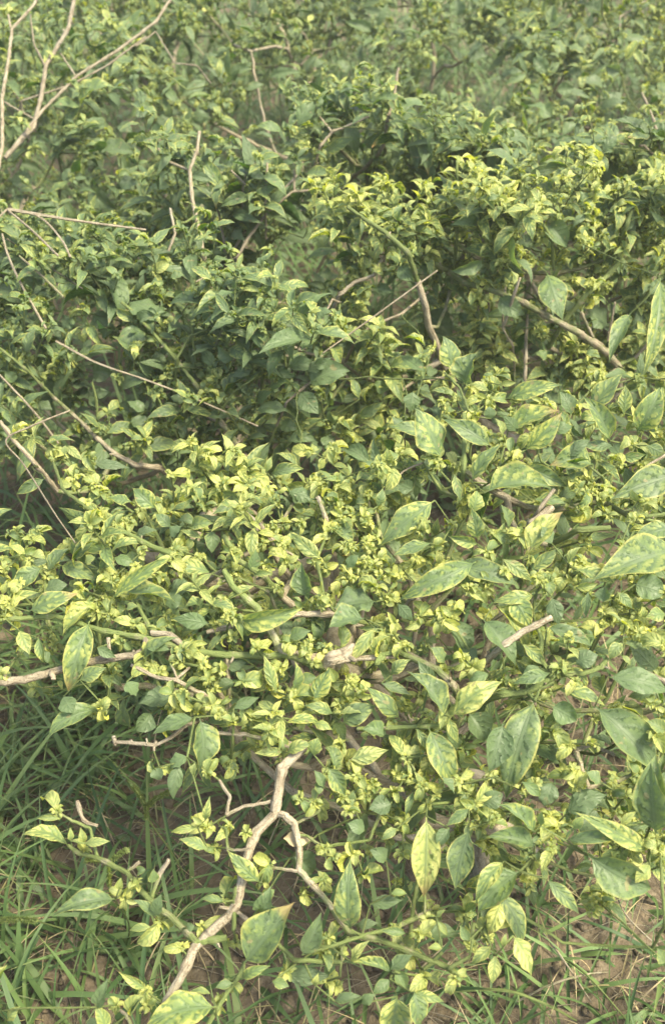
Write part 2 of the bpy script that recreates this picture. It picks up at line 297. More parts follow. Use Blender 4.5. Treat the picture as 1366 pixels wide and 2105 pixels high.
# ------------------------------------------------------------------ what the photograph shows, traced sheet by sheet
# eight sheets, half-pixel units; leaf = base x y, tip x y, width, yellowness 0-10 (o = scorched orange tip)
SHEET = {1: (0, 0), 2: (683, 0), 3: (0, 526), 4: (683, 526), 5: (0, 1052), 6: (683, 1052), 7: (0, 1578), 8: (683, 1578)}
LEAVES = {
1: '''330 440 480 370 60 5;330 430 270 520 45 4;560 410 605 395 45 0;560 455 620 470 50 0;480 520 545 550 40 0;220 600 320 580 75 1;410 630 560 635 45 2
370 770 485 860 85 0;60 710 130 790 85 0;490 910 540 840 48 8;545 980 548 880 60 1;1030 810 905 855 40 2;780 830 890 880 48 1;790 905 900 960 42 0;780 720 880 750 34 0
1090 740 990 685 48 1;1220 520 1300 415 75 1;1160 540 1050 525 40 2;1140 630 1050 640 34 1;990 280 1040 260 30 2;940 320 1040 285 30 2;900 320 905 245 26 7;900 90 945 95 46 1;1290 60 1330 15 44 1
780 480 870 490 62 0;590 1010 690 985 38 2;40 1030 165 1010 50 1;700 360 780 340 24 2;850 330 740 400 44 1;580 310 480 300 32 1;1340 980 1210 970 95 0;960 930 1040 910 60 0;480 620 590 650 36 0
640 800 700 740 55 0;620 540 690 560 60 0;250 740 330 700 50 1;180 840 260 880 60 0;1290 870 1366 850 60 0;1190 780 1140 830 44 0;700 700 760 650 50 0;560 740 500 790 60 0;430 480 380 540 50 1
700 480 640 520 55 0;1010 370 1090 350 40 2;1240 300 1366 270 40 2;1100 320 1240 300 32 1;960 30 880 60 40 1;830 260 900 230 45 0;380 900 500 960 42 1;1150 900 1230 860 60 0''',
2: '''515 70 510 0 70 1;460 430 455 362 36 1;480 435 528 385 42 2;500 450 548 450 28 2;200 650 325 640 58 1;160 620 160 500 85 0;1110 625 1170 560 55 1;1000 565 1080 650 42 2;920 370 990 365 50 1
850 130 735 60 50 5;850 160 740 230 40 4;880 120 970 60 55 3;900 170 960 230 50 3;900 110 910 20 50 2;960 190 1040 240 45 3;1000 220 1060 150 45 4;860 140 780 130 42 5;830 200 860 240 44 1
690 330 780 290 44 2;800 300 700 350 38 2;1130 360 1000 340 32 2;1200 250 1250 170 30 8;1220 200 1270 280 30 7;1290 250 1345 180 32 7;1300 120 1270 180 50 2
510 640 450 480 28 7;515 640 505 500 28 8;540 620 620 650 22 6;500 640 420 550 24 5;350 545 345 610 34 5;590 890 485 910 26 6;790 920 660 840 100 2;880 920 960 1020 100 2;1366 760 1290 880 80 5
1000 840 1070 820 54 2;1180 960 1110 950 75 0;750 690 650 700 36 2;860 690 1000 650 36 6;990 690 1060 690 56 1;400 860 480 860 54 0;170 950 70 880 50 1;60 460 10 370 60 1;20 430 35 365 36 2
640 500 750 490 44 1;700 530 790 500 34 1;940 560 1020 510 48 1;960 640 910 620 44 1;1000 800 930 830 50 1;840 980 760 1000 60 1;1200 850 1130 870 50 2;620 960 700 900 60 1;440 960 350 1010 60 0
600 760 540 800 45 2;680 790 610 760 50 1;290 600 230 560 40 1;60 300 20 250 50 2;120 30 250 70 30 2;240 160 300 150 55 0;640 230 560 260 60 0;880 300 820 240 60 1;960 310 1040 290 50 1
1000 420 920 440 50 1;1150 160 1200 120 50 1;1100 60 1030 20 50 1;1180 300 1120 270 55 1;1250 650 1290 620 50 1;1366 570 1310 540 50 1;60 1000 -20 930 70 0;850 450 900 480 60 2;1120 440 1190 380 50 1''',
3: '''530 190 675 300 120 1;545 275 545 432 125 2;410 165 262 215 60 1;790 300 860 380 75 0;700 170 850 185 44 0;880 250 1000 310 58 0;1180 460 1310 465 65 0;1190 335 1310 395 58 0
360 405 500 400 24 3;380 480 465 480 85 0;240 510 165 570 72 0;290 530 385 545 68 0;300 580 365 590 64 0;390 570 455 560 46 0;500 550 650 498 62 0;380 240 450 290 90 0;110 400 150 300 56 4;70 330 20 330 40 6
150 730 75 935 78 3;185 915 70 980 42 4;790 820 645 910 88 0;930 700 830 745 50 1;1180 765 1300 770 44 1;1050 640 1190 650 58 1;1230 560 1310 650 90 1;1110 560 1215 500 48 2;920 580 1040 515 32 3
1270 530 1440 480 100 0;340 690 395 680 38 2;270 775 345 845 38 9;265 815 270 780 34 7;410 900 500 905 28 8;430 960 510 910 30 7;390 930 340 920 36 7;540 1010 445 990 50 4;640 1040 545 955 88 4;390 890 400 945 36 9
1095 890 1118 825 34 6;1230 870 1130 815 30 7;1120 900 1250 880 45 5;1180 970 1310 1000 76 1;1310 880 1330 820 34 8;-10 130 90 200 100 0;-10 40 70 80 90 0;1190 130 1050 90 96 0;1060 30 1000 100 50 0;1000 160 890 210 36 2
620 30 680 20 44 3;620 420 690 440 56 0;1130 470 1215 500 46 1;700 260 740 340 50 1;300 250 260 300 60 0;450 40 560 60 48 2;1290 250 1366 230 66 0;1260 480 1366 420 60 0;760 600 700 580 54 1;1000 330 1070 370 56 0
360 20 490 60 46 3;200 280 250 340 60 0;600 640 520 600 60 0;60 600 0 560 60 0;540 670 600 720 60 0;330 740 400 720 60 0;1150 700 1220 720 56 1;880 400 800 370 60 0;960 170 1060 200 60 0;150 610 220 640 50 0
700 90 760 80 42 3;470 310 400 260 56 0;960 430 900 370 60 0;1040 470 950 500 50 0;60 520 20 480 50 1;640 800 720 780 50 1;1060 770 1000 820 60 0;1330 740 1366 800 70 0;230 170 330 130 50 2;800 700 880 760 50 1''',
4: '''1345 90 1260 515 110 8;1225 235 1135 450 84 3;880 70 948 272 130 3;680 170 790 240 90 1;1060 640 1195 485 98 4;1165 470 935 395 70 4;710 590 945 535 82 5;490 475 450 330 84 4;545 530 600 400 128 4;560 445 645 500 38 7
690 530 755 522 30 8;640 555 560 530 34 8;615 585 540 622 42 8;500 575 400 560 30 6;445 835 335 628 122 5;440 840 430 745 48 9;655 785 445 672 74 4;720 720 930 640 70 6o;790 800 940 640 98 5o;700 735 665 668 38 8
650 670 645 618 58 2;570 930 705 775 76 5;1070 860 890 868 96 5o;625 975 895 970 74 6;780 860 965 950 84 5;1140 760 1018 575 66 4;1195 650 1200 530 64 7;1250 720 1340 540 124 5;1345 650 1350 540 58 6;1150 780 1020 780 54 3
1180 830 1285 815 50 5;1210 740 1170 802 46 9;1430 890 1138 1005 130 4;500 900 525 1010 54 5;575 1052 590 965 80 6;420 1005 190 1200 135 5;185 1030 205 955 48 4;345 325 280 290 46 6;385 335 350 275 50 6;380 370 285 345 26 7
110 590 70 490 38 4;105 670 214 597 58 4;70 745 216 790 48 0;190 510 190 570 64 2;330 560 320 640 84 1;220 420 310 440 86 1;545 290 520 235 58 1;370 250 490 330 110 0;735 60 738 126 36 9;1130 290 1040 220 88 1
70 330 85 420 54 0;0 370 50 400 60 0;-40 480 60 490 90 0;560 140 640 270 64 1;450 90 540 190 56 3;620 250 780 265 40 3;1280 460 1330 370 90 2;1366 230 1330 300 50 3;1210 400 1240 470 50 1;270 40 340 110 70 1
620 20 480 60 60 2;180 130 250 150 50 0;350 180 440 200 60 0;700 490 640 440 60 1;760 720 700 660 60 2;900 720 980 700 60 1;960 830 1060 760 60 2;640 380 560 370 60 1;870 560 920 620 60 3;1040 390 1100 420 50 4
140 850 60 830 50 0;300 700 240 660 50 0;330 960 260 930 70 0;980 650 930 560 70 2;1290 780 1366 820 60 4;880 420 830 400 50 3;560 300 690 320 36 5;1366 120 1300 160 60 1;830 1000 960 1020 60 3''',
5: '''105 175 38 140 34 8;130 180 188 200 38 8;200 240 290 150 66 3;300 190 402 108 88 5;350 210 395 190 46 6;440 175 410 255 60 4;470 190 556 228 54 2;250 220 412 288 80 4;175 230 60 335 78 3;40 370 168 335 34 8
120 410 328 338 74 5o;400 370 262 512 60 8;460 360 742 170 48 6;500 330 724 382 60 5;370 450 285 740 120 5o;330 690 440 640 72 4;80 490 122 588 66 7;160 520 188 622 44 4;262 760 305 825 76 1;590 600 742 518 52 3
860 460 705 440 80 1;975 450 1252 384 76 6;1255 350 1240 205 100 3;1320 195 1190 85 58 8;1030 245 1050 152 54 2;1045 305 930 380 36 8;960 290 890 340 32 8;870 255 800 335 36 8;860 250 688 228 52 6;870 80 870 170 74 2
830 110 740 78 34 8;790 60 880 50 60 6;1135 740 1084 588 58 8;1210 730 1210 610 54 5;960 810 1068 762 54 1;800 845 625 920 82 2;820 850 812 1060 112 4;840 855 878 988 58 0;1160 985 1042 992 44 8;1180 990 1290 960 58 7
1366 830 1245 800 54 6;1290 775 1355 640 98 4;720 760 570 790 96 0;620 830 560 900 90 0;770 1010 700 1060 70 1;1290 870 1366 900 50 7;30 290 10 340 36 7;700 330 800 310 90 0;680 380 750 350 80 0;1050 260 1125 256 30 7
200 620 150 590 50 1;560 100 650 80 44 2;700 60 640 10 60 3;740 30 800 60 54 3;930 640 1010 620 60 0;1080 790 1160 800 70 0;520 700 560 760 80 1;400 560 480 600 50 1;1190 520 1280 490 60 2;960 700 900 740 60 0
520 400 570 390 36 5;700 100 750 60 60 1;190 320 280 300 66 1;1290 1000 1310 930 60 5;840 380 760 400 54 4;600 550 700 570 60 1;1240 700 1300 680 54 3''',
6: '''800 178 950 4 78 9o;820 240 932 146 66 6;590 205 268 365 95 4;500 215 765 310 108 3;1420 150 1055 290 138 4;1400 60 1220 115 90 4;592 132 470 98 44 7;595 112 570 -20 84 6;725 62 690 -30 50 5;700 195 822 288 62 7
968 215 1026 150 38 8;1000 235 1157 300 46 7;1000 312 1092 295 40 8;830 345 655 377 56 7;735 345 812 482 108 5;665 380 776 598 60 8;620 445 748 640 128 1;780 545 877 637 58 4;500 450 545 590 105 0;880 475 1062 557 58 2
1190 540 1140 612 58 6;1190 590 1222 632 30 6;1110 370 1120 305 78 2;1240 300 1360 340 120 1;180 370 5 400 115 2;130 440 -15 480 98 2;270 450 104 475 40 7;172 478 70 622 66 8;240 672 325 610 56 6;462 838 298 658 108 4
488 842 704 706 118 9;277 852 130 714 86 5;370 650 425 690 56 6;200 705 326 756 54 4;40 870 186 800 98 4;30 830 132 835 34 8;478 845 516 950 48 7;345 890 412 985 44 6;395 890 490 1130 125 5;66 1022 233 980 82 9
830 770 718 1180 138 5;700 870 640 1070 130 1;1078 800 1310 1060 165 2;1310 1280 1330 990 150 2;890 665 740 710 54 2;940 725 1116 802 50 5;1130 680 1380 750 88 1;60 230 110 180 50 1;270 380 330 450 60 1;420 700 350 610 60 1
900 350 930 470 80 1;1000 620 1090 590 90 1;590 560 530 640 80 0;850 640 780 680 60 1;1200 690 1240 740 40 4;700 600 640 570 60 0;1050 330 1040 440 50 3;1170 330 1230 400 46 4;1366 420 1280 440 60 5;1200 540 1290 580 50 2
350 300 430 330 60 0;900 800 1000 860 100 1;880 960 960 1040 90 0;560 830 620 940 110 0;400 130 250 180 60 3;900 130 860 60 60 2;1366 900 1290 860 70 5;460 620 400 560 54 4;640 670 560 700 60 2;210 920 120 900 60 2;10 700 -20 640 60 6''',
7: '''275 315 88 288 50 7;250 210 152 210 22 8;350 312 455 304 42 8;345 310 330 244 38 7;290 300 288 242 28 6;475 540 218 618 84 3;636 612 544 545 44 3;622 655 533 670 34 6;625 475 630 415 40 4;640 610 665 518 46 2
845 215 865 112 38 7;812 245 704 266 30 8;830 230 788 198 32 7;855 338 734 298 42 6;1072 475 930 335 80 6;920 550 826 542 30 4;1060 590 1112 480 70 1;1005 805 1212 552 185 4o;1000 868 1120 816 48 6;605 912 486 838 36 7
400 985 450 862 56 1;435 1080 385 975 60 7;890 985 590 1090 155 6;0 1000 42 808 62 7;30 1042 90 978 40 7;535 1020 600 940 34 7;865 930 776 930 26 6;955 885 885 905 44 3;1240 770 1320 588 66 2;1320 735 1288 658 34 8
1160 850 1370 850 78 0;1200 360 1280 440 110 0;735 -20 715 130 68 1;802 -20 800 40 40 9;1330 80 1290 10 50 2;1300 60 1310 110 40 4;1120 880 1190 900 50 4;1290 890 1310 840 30 7;1340 380 1366 420 40 6;490 500 500 450 34 6
545 500 550 440 34 7;570 430 600 420 40 3;770 660 800 650 40 2;1090 530 1130 500 50 4;640 0 650 50 60 1''',
8: '''385 200 372 525 128 10o;560 250 505 505 120 3;75 665 80 362 118 5;155 560 290 545 68 0;80 800 160 710 46 8;240 840 72 808 42 5;235 870 165 930 58 3;260 830 300 905 60 2;240 830 330 770 62 2;330 930 458 965 50 6
265 940 240 1100 145 7;335 920 345 1060 90 5;770 425 600 600 128 3;705 385 590 560 80 7;690 555 640 685 84 10o;1050 362 1305 490 150 2;955 300 1202 290 50 3;1300 345 985 180 58 7;1330 270 1310 -30 150 3;1302 400 1240 475 70 8
855 240 860 178 34 5;990 250 1030 200 48 5;830 265 663 150 66 5;830 320 625 290 66 3;960 190 1130 120 100 0;1000 250 1130 240 120 0;330 100 300 200 38 4;265 250 200 302 44 6;560 170 465 240 58 5;-20 0 50 114 76 4
560 712 523 645 46 3;650 735 570 806 56 6;670 772 655 888 62 7;703 735 716 678 26 6;740 690 810 858 86 9;425 615 466 585 26 6;428 628 470 692 30 6;300 682 198 672 42 4;240 520 305 520 34 5;450 742 390 745 34 6
880 460 1008 600 66 4;1366 800 1332 742 58 5;240 150 150 170 90 1;130 260 60 230 60 1;620 150 700 110 90 0;900 60 870 160 100 0;220 380 150 340 60 1;480 250 430 330 60 1;1180 240 1250 180 40 8;760 230 810 300 50 2
10 960 120 940 50 2;120 970 180 930 50 2;100 650 190 640 50 0;370 690 540 700 90 0;780 60 850 120 50 3;450 40 500 110 50 3;1100 60 1040 20 60 3'''}
# shoot tips: x y radius
TIPS = {
1: '870 400 60;930 440 50;820 420 40;620 370 40;700 300 40;575 570 40;770 520 40;690 860 30;320 130 60;560 40 80;130 330 50;1200 540 60;1240 600 60;1310 640 40;1140 700 40;500 960 40;250 540 30;1100 60 50;1200 100 40;1000 20 50;660 50 50;380 180 40;60 660 30;740 600 40;620 740 30;980 880 30;1170 950 30;440 560 40;1030 540 30;800 100 60;860 30 50;180 350 40;420 40 50;10 180 40;1260 180 40;980 380 40;300 730 30;560 820 30;150 620 40;560 160 40;240 60 50;1180 20 40;900 480 40;1060 860 30;270 950 30;90 480 30;60 40 50',
2: '370 60 70;330 200 60;380 240 40;90 340 30;150 430 40;340 520 50;430 640 60;380 690 50;560 700 50;800 680 50;900 720 50;540 600 60;600 570 40;80 840 50;250 880 40;390 910 60;400 960 40;1070 760 40;1160 780 40;1260 810 50;1260 920 60;1180 850 40;680 930 40;740 960 60;850 960 60;1020 1000 60;1310 930 40;840 800 40;590 90 50;820 200 40;650 110 40;260 490 30;170 650 40;50 480 40;750 1020 40;930 1030 40;1170 1020 40;460 830 30;1275 375 40;500 20 40;190 130 50;60 60 50;720 30 50;30 200 40;230 330 40;930 460 40;1100 520 50;1200 640 50;1330 40 50;1150 230 50;700 600 40;1190 700 40;1320 740 40;560 250 30;1040 880 40;640 820 40;480 700 40;90 180 40;760 430 40;890 60 40;1010 100 40;1250 60 50;1340 330 40;430 150 40',
3: '350 60 50;300 50 30;500 20 40;560 40 40;640 60 60;700 50 40;770 20 30;500 100 40;640 130 40;820 260 50;930 300 24;100 420 60;240 460 60;170 490 40;690 270 40;650 310 40;700 480 40;860 540 50;1110 420 40;1150 290 50;1180 240 24;900 570 50;1080 600 40;710 700 50;960 690 40;640 570 40;230 820 50;290 920 60;700 1000 50;820 870 40;1310 930 60;940 1010 30;160 200 40;1240 190 30;1260 110 30;1270 290 30;390 960 40;30 440 40;560 360 30;480 500 30;260 400 30;780 140 30;1200 530 30;1100 550 30;360 1010 30;230 760 24;110 620 30;470 180 30;900 210 30;1060 200 30;1130 500 30;650 720 30;1170 610 30;350 680 24;820 650 30;540 780 30;1320 560 30',
4: '420 20 40;330 400 40;280 450 40;500 580 30;640 600 40;560 540 30;420 860 60;500 860 40;740 820 40;1060 930 40;1000 940 60;1110 980 60;1270 1000 40;60 640 40;40 690 40;50 960 80;140 990 60;600 180 60;850 320 40;1050 110 50;990 90 40;1130 130 30;1240 780 30;1000 450 60;1090 500 50;960 700 40;1180 860 40;190 480 24;120 200 40;90 220 30;440 170 40;880 150 30;700 30 40;640 30 40;560 220 40;840 220 40;540 300 30;1240 60 40;640 520 30;870 600 30;760 590 30;960 580 30;600 830 30;820 740 30;1090 680 40;1330 740 40;10 800 40;100 720 30;450 600 30;960 150 40;920 20 50;820 20 40;1340 20 40;1180 640 30;700 900 40;410 380 30;10 250 40;180 60 30;570 660 30;300 30 30;1280 870 30',
5: '480 50 30;590 160 40;280 130 30;120 200 30;190 270 35;470 270 50;640 270 40;910 400 70;900 470 40;400 410 40;440 360 60;340 320 40;60 310 50;30 370 40;1100 230 40;1150 320 40;1330 360 50;610 620 50;740 750 50;860 790 50;840 640 50;1200 760 50;1240 860 50;20 670 30;740 620 40;980 270 40;1270 540 30;230 340 40;790 550 30;420 790 24;430 30 40;560 240 40;1000 130 40;960 180 40;1120 60 40;1080 140 40;1180 200 30;1300 200 40;1340 100 40;830 190 40;720 150 40;840 80 30;500 330 40;330 430 30;1050 560 30;960 560 30;900 640 40;670 660 30;800 820 40;960 860 30;1150 660 40;1200 540 30;1300 620 30;700 800 30;90 180 30;20 440 30;560 460 40;1170 140 30;1260 780 40;1110 840 30;590 590 30;250 170 26;430 240 30;660 30 40;880 720 30;1340 560 40;950 510 30',
6: '140 230 90;240 260 60;620 300 60;740 100 70;850 290 60;1010 240 80;470 430 60;350 430 50;240 490 80;1140 420 70;1240 420 80;1250 500 60;80 700 80;930 650 40;480 800 24;340 880 30;60 150 60;160 120 60;380 60 60;300 90 50;440 140 40;30 60 60;220 360 50;560 310 40;640 170 40;960 270 40;900 250 50;1180 140 30;1230 20 40;1120 20 40;500 400 40;420 450 40;300 560 40;590 640 50;540 600 30;200 600 30;20 800 50;120 740 40;1300 480 50;1100 480 40;1200 470 40;900 890 40;960 950 50;1180 800 50;1330 800 50;1240 860 40;240 860 30;300 1010 40;20 960 40;150 910 30;380 830 30;760 700 30;1000 700 30;1290 230 40;1360 330 40;1150 360 40;350 200 30;60 280 50;180 310 40;290 240 40;700 240 40;800 200 30;660 90 40;1330 920 40;1360 560 40;40 20 60;130 30 50;190 200 50;1040 340 40;870 560 30;820 620 30;430 1000 30;1060 960 30',
7: '880 330 36;950 540 44;650 640 44;500 520 36;345 340 26;970 720 30;900 950 30;600 920 36;1090 400 44;1080 470 30;235 185 20;930 250 24;1330 760 44;1340 880 26;850 250 26;560 480 26;1290 140 30;1330 330 30;1260 520 30;1330 460 30;480 975 20;1180 840 24;610 980 26;740 740 18;955 880 26;1350 700 30;830 650 16;660 10 30;860 20 30;1350 20 40;1230 120 24;1010 270 20',
8: '390 620 36;350 690 36;900 270 66;1330 330 50;640 700 32;570 730 24;500 860 28;290 230 30;370 80 56;30 770 40;250 660 24;10 370 30;20 900 24;950 220 40;880 200 40;850 320 30;430 100 40;300 40 40;170 60 40;90 40 40;100 360 30;200 200 26;520 70 40;660 40 30;1150 60 40;1250 40 40;1200 120 30;1000 60 40;60 180 30;30 120 40;330 760 24;130 450 30;290 360 26;1340 200 40;900 340 30;1360 400 40;770 90 30;260 100 30;830 60 30;380 860 22'}
